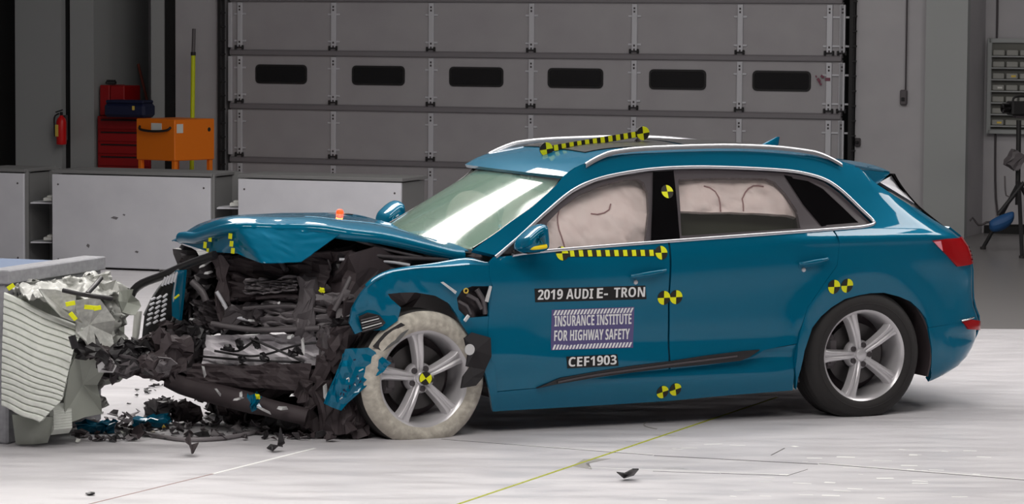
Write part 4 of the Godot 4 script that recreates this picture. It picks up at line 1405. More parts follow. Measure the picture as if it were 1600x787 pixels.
func build_wreck() -> void:
	build_hood()
	var r := RandomNumberGenerator.new()
	r.seed = 77
	# dark bulks behind the broken face
	pt(car, "motor_block", lump(Vector3(-0.12, 0.76, -0.05), Vector3(0.75, 0.42, 0.9), Vector3(0, 0.3, 0.05), 0.05, 1.0, 7), "soot")
	pt(car, "battery_box", lump(Vector3(-0.45, 0.74, -0.28), Vector3(0.5, 0.42, 0.5), Vector3(0, 0.6, 0.1), 0.05, 4.0, 6), "black plastic")
	pt(car, "radiator", lump(wreck_plane(0.38, 0.79, -0.05), Vector3(0.07, 0.36, 0.62), Vector3(0, -0.62, 0.12), 0.03, 9.0, 7), "soot")
	pt(car, "strut_tower", lump(Vector3(0.02, 0.80, 0.62), Vector3(0.4, 0.42, 0.22), Vector3(0.1, 0.2, 0), 0.05, 3.0, 5), "soot")
	pt(car, "inner_wing", lump(Vector3(0.16, 0.9, 0.58), Vector3(0.7, 0.14, 0.14), Vector3(0, 0.05, -0.08), 0.03, 6.0, 5), "black plastic")
	pt(car, "subframe", lump(wreck_plane(0.45, 0.28, -0.1), Vector3(0.95, 0.12, 0.32), Vector3(0, -0.95, -0.06), 0.05, 8.0, 7), "soot")
	pt(car, "drive_unit", lump(Vector3(0.08, 0.22, 0.25), Vector3(0.5, 0.2, 0.5), Vector3(0.2, 0.3, 0.1), 0.06, 12.0, 6), "soot")
	pt(car, "fan_shroud", lump(wreck_plane(0.78, 0.7, 0.0), Vector3(0.1, 0.34, 0.3), Vector3(0.1, -0.6, -0.1), 0.03, 15.0, 6), "grey plastic")
	pt(car, "crash_box", lump(wreck_plane(0.55, 0.66, 0.06), Vector3(0.16, 0.1, 0.42), Vector3(0.1, -0.9, 0.05), 0.03, 17.0, 6), "dark steel")
	var band := MB.new()
	band.sheet(func(u: float, w: float) -> Vector3:
		var p := (Vector3(-0.89, 0.361, 0.25) as Vector3).lerp(Vector3(-0.344, 0.398, 0.66), u).lerp((Vector3(-0.929, 0.272, 0.2) as Vector3).lerp(Vector3(-0.366, 0.245, 0.66), u), w)
		return p + Vector3(-0.6, 0.3, 0.6) * 0.04 * noise.get_noise_2d(u * 2, w * 1.0), 24, 8, 0.02, Vector3(0, 0, 1), true)
	pt(car, "lower_panel", band, "soot")
	for q in [[Vector3(-0.764, 0.959, 0.2), Vector3(-0.199, 0.992, 0.6), Vector3(-0.261, 0.733, 0.62), Vector3(-0.699, 0.714, 0.25), "soot"], [Vector3(-0.551, 0.727, 0.45), Vector3(-0.153, 0.788, 0.68), Vector3(-0.189, 0.562, 0.68), Vector3(-0.56, 0.563, 0.42), "tray mid"], [Vector3(-0.843, 0.706, 0.1), Vector3(-0.642, 0.735, 0.3), Vector3(-0.656, 0.569, 0.3), Vector3(-0.831, 0.53, 0.12), "dark steel"], [Vector3(-0.651, 0.833, 0.42), Vector3(-0.376, 0.866, 0.58), Vector3(-0.412, 0.799, 0.6), Vector3(-0.64, 0.764, 0.44), "tray mid"]]:
		var sh2 := MB.new()
		var a4: Vector3 = q[0]
		var b4: Vector3 = q[1]
		var c4: Vector3 = q[2]
		var d4: Vector3 = q[3]
		sh2.sheet(func(u: float, w: float) -> Vector3:
			return a4.lerp(b4, u).lerp(d4.lerp(c4, u), w) + Vector3(-0.6, 0.2, 0.7) * (0.09 * noise.get_noise_3d(u * 3, w * 3, a4.x * 9) + 0.03 * absf(noise.get_noise_3d(u * 8, w * 8, a4.x * 9))), 12, 12, 0.01, Vector3(0, 0, 1), true)
		pt(car, "crumpled_panel", sh2, q[4])
	for q in [[[Vector3(-0.766, 0.773, 0.3), Vector3(-0.722, 0.693, 0.32), Vector3(-0.699, 0.645, 0.34), Vector3(-0.59, 0.619, 0.4)], 0.012, "galvanised"], [[Vector3(-0.138, 0.871, 0.72), Vector3(-0.193, 0.776, 0.74), Vector3(-0.241, 0.691, 0.74)], 0.016, "grey plastic"], [[Vector3(-0.859, 0.816, 0.15), Vector3(-0.819, 0.767, 0.2), Vector3(-0.8, 0.715, 0.22)], 0.02, "grey plastic"], [[Vector3(-0.588, 0.746, 0.45), Vector3(-0.438, 0.761, 0.55), Vector3(-0.279, 0.734, 0.62)], 0.012, "soot"], [[Vector3(-0.651, 0.686, 0.42), Vector3(-0.438, 0.705, 0.55), Vector3(-0.253, 0.68, 0.65)], 0.014, "dark steel"], [[Vector3(-0.789, 0.596, 0.28), Vector3(-0.585, 0.57, 0.44), Vector3(-0.293, 0.591, 0.66)], 0.016, "grey plastic"], [[Vector3(-0.132, 1.078, 0.7), Vector3(0.054, 1.019, 0.72), Vector3(0.27, 0.967, 0.74)], 0.01, "grey plastic"], [[Vector3(-0.094, 0.998, 0.72), Vector3(0.121, 0.97, 0.74), Vector3(0.413, 0.954, 0.76)], 0.012, "dark steel"], [[Vector3(-0.183, 0.961, 0.66), Vector3(0.054, 0.95, 0.72), Vector3(0.192, 0.927, 0.75)], 0.009, "galvanised"]]:
		pt(car, "bent_pipe", bar(smooth3(q[0], 0.03), q[1], 7), q[2])
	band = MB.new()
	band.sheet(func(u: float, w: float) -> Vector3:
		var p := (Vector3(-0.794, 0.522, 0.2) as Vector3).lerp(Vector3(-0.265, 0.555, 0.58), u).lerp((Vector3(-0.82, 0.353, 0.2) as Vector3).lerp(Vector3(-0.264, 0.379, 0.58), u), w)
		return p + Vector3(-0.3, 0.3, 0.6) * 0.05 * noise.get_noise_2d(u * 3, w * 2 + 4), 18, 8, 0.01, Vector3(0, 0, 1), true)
	pt(car, "gap_fill_sheet", band, "gap sheet grey", "pale grey sheet added in the wreckage gap to stand in for the shaded floor behind")  # added sheet: stands in for the shaded floor seen through the gap
	var beam := MB.new()
	beam.tube(smooth3([Vector3(-0.983, 0.278, 0.1), Vector3(-0.875, 0.235, 0.2), Vector3(-0.711, 0.194, 0.4), Vector3(-0.528, 0.147, 0.6), Vector3(-0.379, 0.111, 0.7)], 0.05), [0.05, 0.055, 0.06, 0.06, 0.06, 0.06, 0.06, 0.06, 0.06, 0.06, 0.06, 0.06, 0.055, 0.05, 0.05, 0.05, 0.05, 0.05, 0.05, 0.05, 0.05, 0.05, 0.05, 0.05, 0.05, 0.05, 0.05, 0.05, 0.05, 0.05].slice(0, smooth3([Vector3(-0.983, 0.278, 0.1), Vector3(-0.875, 0.235, 0.2), Vector3(-0.711, 0.194, 0.4), Vector3(-0.528, 0.147, 0.6), Vector3(-0.379, 0.111, 0.7)], 0.05).size()), 7)
	pt(car, "bumper_beam", beam, "soot", "bent black bumper beam sloping to the floor")
	# grille on the far half of the nose
	var gr := group("grille", car)
	gr.set_meta("label", "broken dark grille with bright slats and a teal edge strip")
	var sh := MB.new()
	sh.scrap([Vector3(-0.905, 0.877, 0.05), Vector3(-0.961, 0.813, -0.02), Vector3(-1.004, 0.722, -0.1), Vector3(-1.039, 0.617, -0.16), Vector3(-1.046, 0.463, -0.2), Vector3(-0.995, 0.379, -0.16), Vector3(-0.95, 0.481, -0.06), Vector3(-0.922, 0.616, 0.02), Vector3(-0.925, 0.723, 0.03)], 0.03, 0.02)
	obj("grille_shell", sh, M["black plastic"], gr)
	var teal := MB.new()
	teal.scrap([Vector3(-0.918, 0.876, 0.08), Vector3(-0.885, 0.883, 0.14), Vector3(-0.893, 0.763, 0.13), Vector3(-0.902, 0.601, 0.1), Vector3(-0.931, 0.623, 0.06), Vector3(-0.931, 0.725, 0.05)], 0.02, 0.01)
	obj("edge_strip", teal, M["car paint"], gr)
	for k in 5:
		var x := 256.0 + k * 4.6
		obj("slat", bar([(Vector3(-0.984, 0.789, 0.03) as Vector3).lerp(Vector3(-0.935, 0.815, 0.1), k / 4.0) + Vector3(-0.02, 0, 0.03), (Vector3(-0.962, 0.838, 0.03) as Vector3).lerp(Vector3(-0.92, 0.867, 0.1), k / 4.0) + Vector3(-0.02, 0, 0.03)], 0.008, 6), M["galvanised"], gr)
	for i in 3:
		for k in 6:
			var c := (Vector3(-1.023, 0.717, 0) as Vector3).lerp(Vector3(-0.977, 0.74, 0.08), i / 2.0).lerp((Vector3(-1.034, 0.574, -0.05) as Vector3).lerp(Vector3(-0.977, 0.604, 0.03), i / 2.0), k / 5.0) + Vector3(-0.025, 0, 0.035)
			var d := MB.new()
			d.box(Transform3D(Basis(Vector3.BACK, 0.5 + r.randf_range(-0.2, 0.2)), c), Vector3(0.034, 0.013, 0.014), 0.004)
			obj("slat_stub", d, M["galvanised"], gr)
	obj("grille_frame", bar(smooth3([Vector3(-0.911, 0.879, 0.07), Vector3(-0.967, 0.814, 0), Vector3(-1.01, 0.724, -0.08), Vector3(-1.048, 0.612, -0.14)], 0.05), 0.006, 6), M["satin aluminium"], gr)
	obj("grille_frame", bar(smooth3([Vector3(-0.928, 0.871, 0.1), Vector3(-0.941, 0.724, 0.07), Vector3(-0.931, 0.619, 0.05), Vector3(-0.968, 0.541, 0), Vector3(-1.023, 0.426, -0.1)], 0.05), 0.006, 6), M["satin aluminium"], gr)
	var ws := MB.new()
	ws.scrap([Vector3(-1.081, 0.628, -0.18), Vector3(-1.056, 0.633, -0.15), Vector3(-1.071, 0.512, -0.15), Vector3(-1.08, 0.454, -0.16), Vector3(-1.096, 0.46, -0.18)], 0.02, 0.008)
	obj("white_strip", ws, M["paper white"], gr)
	ws = MB.new()
	ws.scrap([Vector3(-1.079, 0.545, 0.3), Vector3(-1.049, 0.56, 0.32), Vector3(-1.034, 0.374, 0.32), Vector3(-1.061, 0.355, 0.3), Vector3(-1.08, 0.343, 0.28)], 0.006, 0.006)
	obj("pale_strip", ws, M["paper white"], gr)
	for q in [Vector3(-1.041, 0.454, 0), Vector3(-1.012, 0.485, 0), Vector3(-0.989, 0.5, 0.02), Vector3(-0.919, 0.738, 0.12)]:
		var d := MB.new()
		d.box(Transform3D(Basis.from_euler(Vector3(0.3, 0.2, 0.7)), q + Vector3(-0.03, 0, 0.04)), Vector3(0.035, 0.012, 0.004), 0.001)
		obj("yellow_scrap", d, M["target yellow"], gr)
	pt(car, "bumper_edge", bar(smooth3([Vector3(-1.083, 0.671, -0.3), Vector3(-1.074, 0.73, -0.28), Vector3(-1.036, 0.781, -0.22), Vector3(-0.949, 0.835, -0.1), Vector3(-0.862, 0.908, 0.1), Vector3(-0.774, 0.974, 0.3)], 0.04), 0.024, 8), "black plastic", "long dark strip reaching from the nose towards the barrier")
	# torn pieces named for what they look like
	var flap := MB.new()
	flap.sheet(func(u: float, w: float) -> Vector3:
		var a := PackedVector3Array([Vector3(-0.257, 0.464, 0.93), Vector3(-0.243, 0.502, 0.93), Vector3(-0.119, 0.507, 0.96), Vector3(0.002, 0.422, 0.98)])
		var b := PackedVector3Array([Vector3(-0.348, 0.207, 0.88), Vector3(-0.311, 0.187, 0.9), Vector3(-0.267, 0.17, 0.92), Vector3(-0.107, 0.324, 0.96)])
		var f := u * 3.0
		var i := mini(int(f), 2)
		var p := a[i].lerp(a[i + 1], f - i).lerp(b[i].lerp(b[i + 1], f - i), w)
		return p + Vector3(0, 0, 0.02 * noise.get_noise_2d(u * 6, w * 6)), 12, 10, 0.006, Vector3(0, 0, 1), true)
	pt(car, "wing_flap", flap, "car paint", "torn teal flap of the front wing ahead of the tyre")
	for k in 16:
		var c := Vector3(r.randf_range(-0.28, -0.16), 0, 0.98)
		var px: float = r.randf()
		var q := (Vector3(-0.228, 0.453, 0.97) as Vector3).lerp(Vector3(-0.073, 0.408, 0.985), px).lerp(Vector3(-0.296, 0.218, 0.93), r.randf() * 0.9)
		var s := MB.new()
		s.box(Transform3D(Basis.from_euler(Vector3(r.randf(), r.randf(), r.randf() * 3)), q + Vector3(0, 0, 0.008)), Vector3(r.randf_range(0.008, 0.03), 0.006, 0.006), 0.001)
		pt(car, "paint_chip", s, "bright scrap" if k % 3 == 0 else "case blue")
	var sc := MB.new()
	sc.scrap([Vector3(-0.099, 0.513, 0.955), Vector3(-0.033, 0.583, 0.955), Vector3(0.064, 0.635, 0.95), Vector3(0.116, 0.605, 0.95), Vector3(0.044, 0.533, 0.965), Vector3(-0.047, 0.484, 0.965)], 0.008, 0.012)
	pt(car, "liner_scrap", sc, "black plastic")
	sc = MB.new()
	sc.scrap([Vector3(0.415, 0.543, 0.985), Vector3(0.46, 0.573, 0.985), Vector3(0.579, 0.538, 0.96), Vector3(0.584, 0.437, 0.96), Vector3(0.542, 0.362, 0.97), Vector3(0.427, 0.389, 0.985), Vector3(0.436, 0.459, 0.99)], 0.012, 0.012)
	sc.scrap([Vector3(0.45, 0.385, 0.985), Vector3(0.546, 0.365, 0.97), Vector3(0.526, 0.321, 0.975), Vector3(0.484, 0.282, 0.985), Vector3(0.396, 0.272, 0.99), Vector3(0.407, 0.335, 0.99)], 0.012, 0.012)
	pt(car, "liner_scrap", sc, "black plastic", "dark torn wheel-arch liner hanging behind the front tyre")
	sc = MB.new()
	sc.prism(Transform3D(Basis(Vector3.UP, 0.1), Vector3(0.446, 0.481, 1.002)), circle(Vector2.ZERO, 0.03), 0.006)
	pt(car, "liner_tab", sc, "bright scrap")
	var hl := group("headlamp_scrap", car)
	hl.set_meta("label", "broken dark headlamp piece with grey ribs")
	sc = MB.new()
	sc.scrap([Vector3(-0.17, 0.675, 0.93), Vector3(-0.119, 0.694, 0.93), Vector3(-0.057, 0.679, 0.94), Vector3(-0.022, 0.637, 0.945), Vector3(-0.066, 0.604, 0.945), Vector3(-0.148, 0.588, 0.93)], 0.01, 0.01)
	obj("lamp_body", sc, M["black plastic"], hl)
	for k in 5:
		obj("rib", bar([(Vector3(-0.165, 0.656, 0.955) as Vector3).lerp(Vector3(-0.154, 0.597, 0.955), k / 4.0), (Vector3(-0.074, 0.675, 0.965) as Vector3).lerp(Vector3(-0.044, 0.626, 0.965), k / 4.0)], 0.0035, 5), M["bright scrap"] if k % 2 else M["grey plastic"], hl)
	sc = MB.new()
	sc.scrap([Vector3(-0.21, 0.642, 0.9), Vector3(-0.167, 0.681, 0.92), Vector3(-0.126, 0.598, 0.93), Vector3(-0.029, 0.596, 0.945), Vector3(0.05, 0.649, 0.95), Vector3(0.024, 0.697, 0.94), Vector3(-0.039, 0.726, 0.93), Vector3(-0.163, 0.721, 0.91)], 0.006, 0.006)
	pt(car, "wing_corner", sc, "car paint")
	# cavity behind the wheel arch
	for q in [[Vector3(0.458, 0.774, 0.93), Vector3(0.542, 0.695, 0.93), 0.012], [Vector3(0.402, 0.741, 0.94), Vector3(0.478, 0.668, 0.93), 0.009], [Vector3(0.519, 0.799, 0.92), Vector3(0.569, 0.665, 0.92), 0.016]]:
		pt(car, "bent_bracket", bar([q[0], (q[0] as Vector3).lerp(q[1], 0.5) + Vector3(0.01, 0.01, 0.01), q[1]], q[2], 6), "grey plastic")
	sc = MB.new()
	sc.box(Transform3D(Basis.from_euler(Vector3(0, 0, 0.9)), Vector3(0.439, 0.649, 0.97)), Vector3(0.04, 0.02, 0.01), 0.003)
	pt(car, "bright_clip", sc, "bright scrap")
	sc = MB.new()
	sc.lathe(Transform3D(Basis(), Vector3(0.441, 0.797, 0.955)), [Vector2(0.008, 0.0), Vector2(0.012, 0.006), Vector2(0.016, 0.0), Vector2(0.012, -0.006)], 14)
	pt(car, "yellow_grommet", sc, "label yellow")
	sc = MB.new()
	sc.scrap([Vector3(0.542, 0.74, 0.975), Vector3(0.568, 0.823, 0.975), Vector3(0.584, 0.819, 0.972), Vector3(0.561, 0.733, 0.975)], 0.006, 0.004)
	pt(car, "torn_edge", sc, "bright scrap")
	sc = MB.new()
	sc.scrap([Vector3(0.283, 0.849, 0.975), Vector3(0.298, 0.852, 0.975), Vector3(0.378, 0.797, 0.972), Vector3(0.37, 0.783, 0.972)], 0.006, 0.004)
	pt(car, "torn_edge", sc, "bright scrap")
	# scattered broken pieces through the bay
	var kinds := ["soot", "black plastic", "dark steel", "dark steel", "grey plastic", "grey plastic"]
	for k in 80:
		var u := r.randf_range(0.0, 1.0)
		var y := r.randf_range(0.6, 0.98)
		if k % 4 == 0:
			y = r.randf_range(0.14, 0.3)
			u = r.randf_range(0.1, 0.95)
		var c := wreck_plane(u, y, r.randf_range(-0.08, 0.07))
		var turn := Vector3(r.randf_range(-1, 1), r.randf_range(-1.2, 0.2), r.randf_range(-0.8, 0.8))
		var m: String = kinds[r.randi() % 6]
		if k % 3 == 0:
			pt(car, "torn_bracket", lump(c, Vector3(r.randf_range(0.05, 0.16), r.randf_range(0.03, 0.1), r.randf_range(0.05, 0.2)), turn, 0.02, k * 3.1, 3), m)
		elif k % 3 == 1:
			var p := [c]
			for i in 3:
				p.append((p[i] as Vector3) + Vector3(r.randf_range(-0.05, 0.12), r.randf_range(-0.1, 0.08), r.randf_range(-0.04, 0.12)))
			pt(car, "bent_pipe" if k % 2 else "hose", bar(smooth3(p, 0.03), r.randf_range(0.006, 0.018), 7), m)
		else:
			var e := []
			var bs := Basis.from_euler(turn)
			var n := 5 + r.randi() % 3
			for i in n:
				e.append(c + bs * (Vector3(cos(TAU * i / n), sin(TAU * i / n) * 0.7, r.randf_range(-0.3, 0.3)) * r.randf_range(0.04, 0.11)))
			var s := MB.new()
			s.scrap(e, 0.006, r.randf_range(-0.02, 0.02))
			pt(car, "torn_sheet", s, m)
	# cables across the open gap under the bay
	for q in [[Vector3(-0.777, 0.447, 0.3), Vector3(-0.588, 0.427, 0.45), Vector3(-0.382, 0.498, 0.6), Vector3(-0.233, 0.513, 0.7)], [Vector3(-0.641, 0.532, 0.5), Vector3(-0.511, 0.473, 0.55), Vector3(-0.381, 0.408, 0.65)], [Vector3(-0.838, 0.41, 0.2), Vector3(-0.645, 0.403, 0.4), Vector3(-0.382, 0.4, 0.6)], [Vector3(-0.741, 0.456, 0.3), Vector3(-0.674, 0.453, 0.4), Vector3(-0.597, 0.53, 0.5)]]:
		pt(car, "wiring_cable", bar(smooth3(q, 0.03), 0.007, 6), "black plastic")
	for q in [[357,543], [374,536], [377,561], [412,559], [400,537], [465,548], [470,542], [460,553], [397,563]]:
		pass
	for q in [Vector3(-0.729, 0.469, 0.4), Vector3(-0.673, 0.497, 0.42), Vector3(-0.662, 0.412, 0.42), Vector3(-0.56, 0.424, 0.5), Vector3(-0.604, 0.503, 0.5), Vector3(-0.403, 0.462, 0.62), Vector3(-0.426, 0.45, 0.6)]:
		pt(car, "torn_bracket", lump(q, Vector3(0.03, 0.018, 0.05), Vector3(r.randf(), r.randf(), r.randf()), 0.012, r.randf() * 9, 3), "black plastic")
	for q in [[Vector3(-0.178, 0.478, 0.72), Vector3(0.2, 0.22, 0.16), "soot"], [Vector3(-0.237, 0.464, 0.66), Vector3(0.1, 0.26, 0.1), "grey plastic"], [Vector3(-0.894, 0.432, 0.12), Vector3(0.16, 0.2, 0.16), "dark steel"], [Vector3(-0.937, 0.488, 0.02), Vector3(0.14, 0.16, 0.12), "soot"], [Vector3(-0.859, 0.516, 0.15), Vector3(0.14, 0.1, 0.14), "black plastic"]]:
		pt(car, "torn_bracket", lump(q[0], q[1], Vector3(0.1, r.randf(), r.randf_range(-0.2, 0.2)), 0.035, r.randf() * 20, 6), q[2])
	# legs of wreckage that reach the floor ahead of the tyre
	for q in [[Vector3(-0.306, 0.329, 0.75), Vector3(-0.324, 0.156, 0.75), Vector3(-0.268, -0.014, 0.75), 0.04], [Vector3(-0.195, 0.296, 0.8), Vector3(-0.176, 0.121, 0.8), Vector3(-0.213, 0.032, 0.8), 0.05], [Vector3(-0.369, 0.3, 0.65), Vector3(-0.399, 0.147, 0.65), Vector3(-0.362, 0.048, 0.65), 0.035], [Vector3(-0.114, 0.22, 0.78), Vector3(-0.113, 0.011, 0.78), Vector3(-0.128, -0.003, 0.78), 0.05], [Vector3(-0.233, 0.426, 0.7), Vector3(-0.269, 0.29, 0.72), Vector3(-0.313, 0.187, 0.72), 0.05]]:
		pt(car, "crushed_rail", lump(((q[0] as Vector3) + q[2]) / 2, Vector3(q[3] * 2.0, (q[0] as Vector3).distance_to(q[2]), q[3] * 2.0), Vector3(r.randf_range(-0.15, 0.15), r.randf(), r.randf_range(-0.12, 0.12)), 0.03, q[3] * 200, 5), "soot")
	# bright bits low in the wreck
	for q in [[Vector3(-0.739, 0.219, 0.6), 0.07, 0.012, 0.1], [Vector3(-0.724, 0.242, 0.6), 0.02, 0.03, 0.1], [Vector3(-0.61, 0.156, 0.65), 0.1, 0.014, -0.5], [Vector3(-0.522, 0.169, 0.7), 0.07, 0.022, -0.15], [Vector3(-0.822, 0.245, 0.5), 0.06, 0.012, -0.9], [Vector3(-0.871, 0.348, 0.4), 0.07, 0.016, -1.3], [Vector3(-0.312, 0.259, 0.8), 0.03, 0.09, 0.1], [Vector3(-0.478, 0.556, 0.7), 0.05, 0.02, 0.2], [Vector3(-0.634, 0.629, 0.5), 0.05, 0.012, -0.2], [Vector3(-0.722, 0.684, 0.3), 0.05, 0.012, -1.0], [Vector3(-0.51, 0.732, 0.6), 0.018, 0.012, 0.1], [Vector3(-0.859, 0.611, 0.15), 0.04, 0.012, -0.2], [Vector3(-0.782, 0.871, 0.2), 0.06, 0.015, 0.1], [Vector3(-0.801, 0.918, 0.2), 0.09, 0.012, 0.4], [Vector3(-0.388, 0.496, 0.65), 0.02, 0.09, 0.1]]:
		var s := MB.new()
		s.scrap([(q[0] as Vector3) + Vector3(-q[1] / 2, -q[2] * 0.3, 0.02).rotated(Vector3.BACK, q[3]), (q[0] as Vector3) + Vector3(-q[1] * 0.2, -q[2] / 2, 0.03).rotated(Vector3.BACK, q[3]), (q[0] as Vector3) + Vector3(q[1] / 2, -q[2] * 0.2, 0.0).rotated(Vector3.BACK, q[3]), (q[0] as Vector3) + Vector3(q[1] * 0.3, q[2] / 2, 0.01).rotated(Vector3.BACK, q[3]), (q[0] as Vector3) + Vector3(-q[1] * 0.4, q[2] * 0.4, 0.02).rotated(Vector3.BACK, q[3])], 0.006, 0.006)
		pt(car, "bright_scrap", s, "bright scrap")
	for q in [Vector3(-0.325, 0.808, 0.78), Vector3(-0.65, 0.232, 0.66)]:
		pt(car, "yellow_scrap", lump(q, Vector3(0.02, 0.024, 0.02), Vector3(0.2, 0.4, 0.3), 0.006, 2.0, 3), "target yellow")
	pt(car, "green_scrap", lump(Vector3(-0.658, 0.206, 0.64), Vector3(0.06, 0.07, 0.03), Vector3(0.1, 0.4, 0.2), 0.02, 5.0, 3), "car paint")
	# small flash lamp on the far side of the hood
	var fl := thing("flash_lamp", "small dark flash lamp glowing orange, set on the buckled hood", "lamp", car.transform * Transform3D(Basis(), Vector3(0.165, 1.13, -0.3)))
	obj("lamp_base", lump(Vector3(0, 0.006, 0), Vector3(0.13, 0.02, 0.06), Vector3.ZERO, 0.006, 3.0, 3), M["black plastic"], fl)
	var dome := MB.new()
	dome.lathe(Transform3D(Basis(Vector3.RIGHT, -PI / 2), Vector3(0.0, 0.014, 0)), [Vector2(0.022, 0.0), Vector2(0.021, 0.015), Vector2(0.014, 0.026), Vector2(0.0, 0.03)], 16)
	obj("glowing_dome", dome, M["warning glow"], fl)
	var om := OmniLight3D.new()
	om.name = "flash_light"
	om.light_color = Color(1.0, 0.35, 0.12)
	om.light_energy = 0.03
	om.light_size = 0.02
	om.omni_range = 30.0
	om.omni_attenuation = 2.0
	om.shadow_enabled = true
	fl.add_child(om)
	om.position = Vector3(0, 0.028, 0)


# ---------------------------------------------------------------- the barrier

func build_barrier() -> void:
	var o := Vector3(Vector3(-2.669, -0.003, 0.823).x, 0, Vector3(-2.669, -0.003, 0.823).z)
	var t := thing("crash_barrier", "grey crash barrier block with a blue top and a crumpled pale honeycomb face", "barrier", Transform3D())
	var along := Vector3(0.347, 0, -0.938)
	var out := Vector3(0.938, 0, 0.347)
	# local frame: x towards the car, y up, z towards the camera
	var bs := Basis(out, Vector3.UP, -along)
	var f := Transform3D(bs, o)
	var b := MB.new()
	b.box(f * Transform3D(Basis(), Vector3(-0.9, 0.43, -0.53)), Vector3(1.8, 0.86, 1.06), 0.012)
	pt(t, "block", b, "barrier concrete")
	b = MB.new()
	b.box(f * Transform3D(Basis(), Vector3(-0.05, 0.89, -0.53)), Vector3(0.14, 0.075, 1.09), 0.006)
	b.box(f * Transform3D(Basis(), Vector3(-0.94, 0.89, -0.02)), Vector3(1.7, 0.075, 0.1), 0.006)
	pt(t, "cap_beam", b, "barrier concrete")
	b = MB.new()
	b.box(f * Transform3D(Basis(), Vector3(-0.95, 0.875, -0.55)), Vector3(1.68, 0.05, 0.94), 0.004)
	pt(t, "blue_top", b, "barrier blue")
	# corrugated bumper face, bent round towards the camera
	var left := PackedVector3Array([Vector3(-2.667, 0.82, 0.912), Vector3(-2.664, 0.61, 0.978), Vector3(-2.666, 0.412, 1.013), Vector3(-2.668, 0.229, 1.006)])
	var right := PackedVector3Array([Vector3(-2.248, 0.631, 0.926), Vector3(-2.294, 0.519, 0.984), Vector3(-2.323, 0.367, 1.046), Vector3(-2.345, 0.27, 1.053), Vector3(-2.462, 0.15, 1.062)])
	b = MB.new()
	b.sheet(func(u: float, w: float) -> Vector3:
		var fl2 := w * 3.0
		var i := mini(int(fl2), 2)
		var fr := w * 4.0
		var j := mini(int(fr), 3)
		var p := left[i].lerp(left[i + 1], fl2 - i).lerp(right[j].lerp(right[j + 1], fr - j), u)
		var ridge := 1.0 - pow(absf(fmod(w * 17.0, 1.0) - 0.5) * 2.0, 5.0)
		return p + Vector3(0.0, 0.004 * sin(u * 9.0), 0.016 * ridge + 0.02 * sin(u * PI) + 0.006 * noise.get_noise_2d(u * 6, w * 3)), 14, 170, 0.02, Vector3(0, 0, 1), true)
	pt(t, "corrugated_face", b, "honeycomb skin", "pale corrugated bumper face with about seventeen ridges")
	b = MB.new()
	b.sheet(func(u: float, w: float) -> Vector3:
		var p := (Vector3(-2.411, 0.194, 0.908) as Vector3).lerp(Vector3(-2.324, 0.199, 0.858), u).lerp((Vector3(-2.41, 0.094, 0.916) as Vector3).lerp(Vector3(-2.32, 0.098, 0.865), u), w)
		return p + Vector3(0, 0, 0.01 * absf(fmod(w * 7.0, 1.0) - 0.5)), 3, 28, 0.06, Vector3(0, 0, 1), true)
	pt(t, "corrugated_scrap", b, "honeycomb skin")
	# crushed honeycomb core
	var a1 := PackedVector3Array([Vector3(-2.683, 0.836, 0.71), Vector3(-2.688, 0.653, 0.724), Vector3(-2.653, 0.449, 0.739), Vector3(-2.584, 0.28, 0.752), Vector3(-2.515, 0.144, 0.762)])
	var a2 := PackedVector3Array([Vector3(-2.256, 0.852, 0.207), Vector3(-2.1, 0.727, 0.367), Vector3(-2.086, 0.564, 0.48), Vector3(-2.192, 0.373, 0.494), Vector3(-2.235, 0.155, 0.56)])
	b = MB.new()
	b.sheet(func(u: float, w: float) -> Vector3:
		var g := w * 4.0
		var i := mini(int(g), 3)
		var p := a1[i].lerp(a1[i + 1], g - i).lerp(a2[i].lerp(a2[i + 1], g - i), u)
		var d := noise.get_noise_2d(u * 2.2 + 3, w * 2.2) * 0.14 + absf(noise.get_noise_2d(u * 3, w * 2.4 + 9)) * 0.08
		return p + out * (d * 0.8) + Vector3(0, d * 0.25, d * 0.6), 56, 60, 0.03, Vector3(0.5, 0, 1))
	pt(t, "crushed_core", b, "honeycomb")
	b = MB.new()
	b.box(f * Transform3D(Basis(), Vector3(0.10, 0.52, -0.53)), Vector3(0.2, 0.56, 0.9), 0.03)
	pt(t, "core_back", b, "honeycomb green")
	# folded top sheet
	b = MB.new()
	b.sheet(func(u: float, w: float) -> Vector3:
		var p := (Vector3(-2.638, 0.843, 0.86) as Vector3).lerp(Vector3(-2.284, 0.847, 0.057), u).lerp((Vector3(-2.465, 0.788, 1.065) as Vector3).lerp(Vector3(-2.108, 0.763, 0.465), u), w)
		return p + Vector3(0, 0.05 * noise.get_noise_2d(u * 2, w * 1.5) + 0.018 * absf(noise.get_noise_2d(u * 4 + 3, w * 3)), 0), 40, 20, 0.006, Vector3.UP)
	pt(t, "folded_sheet", b, "honeycomb")
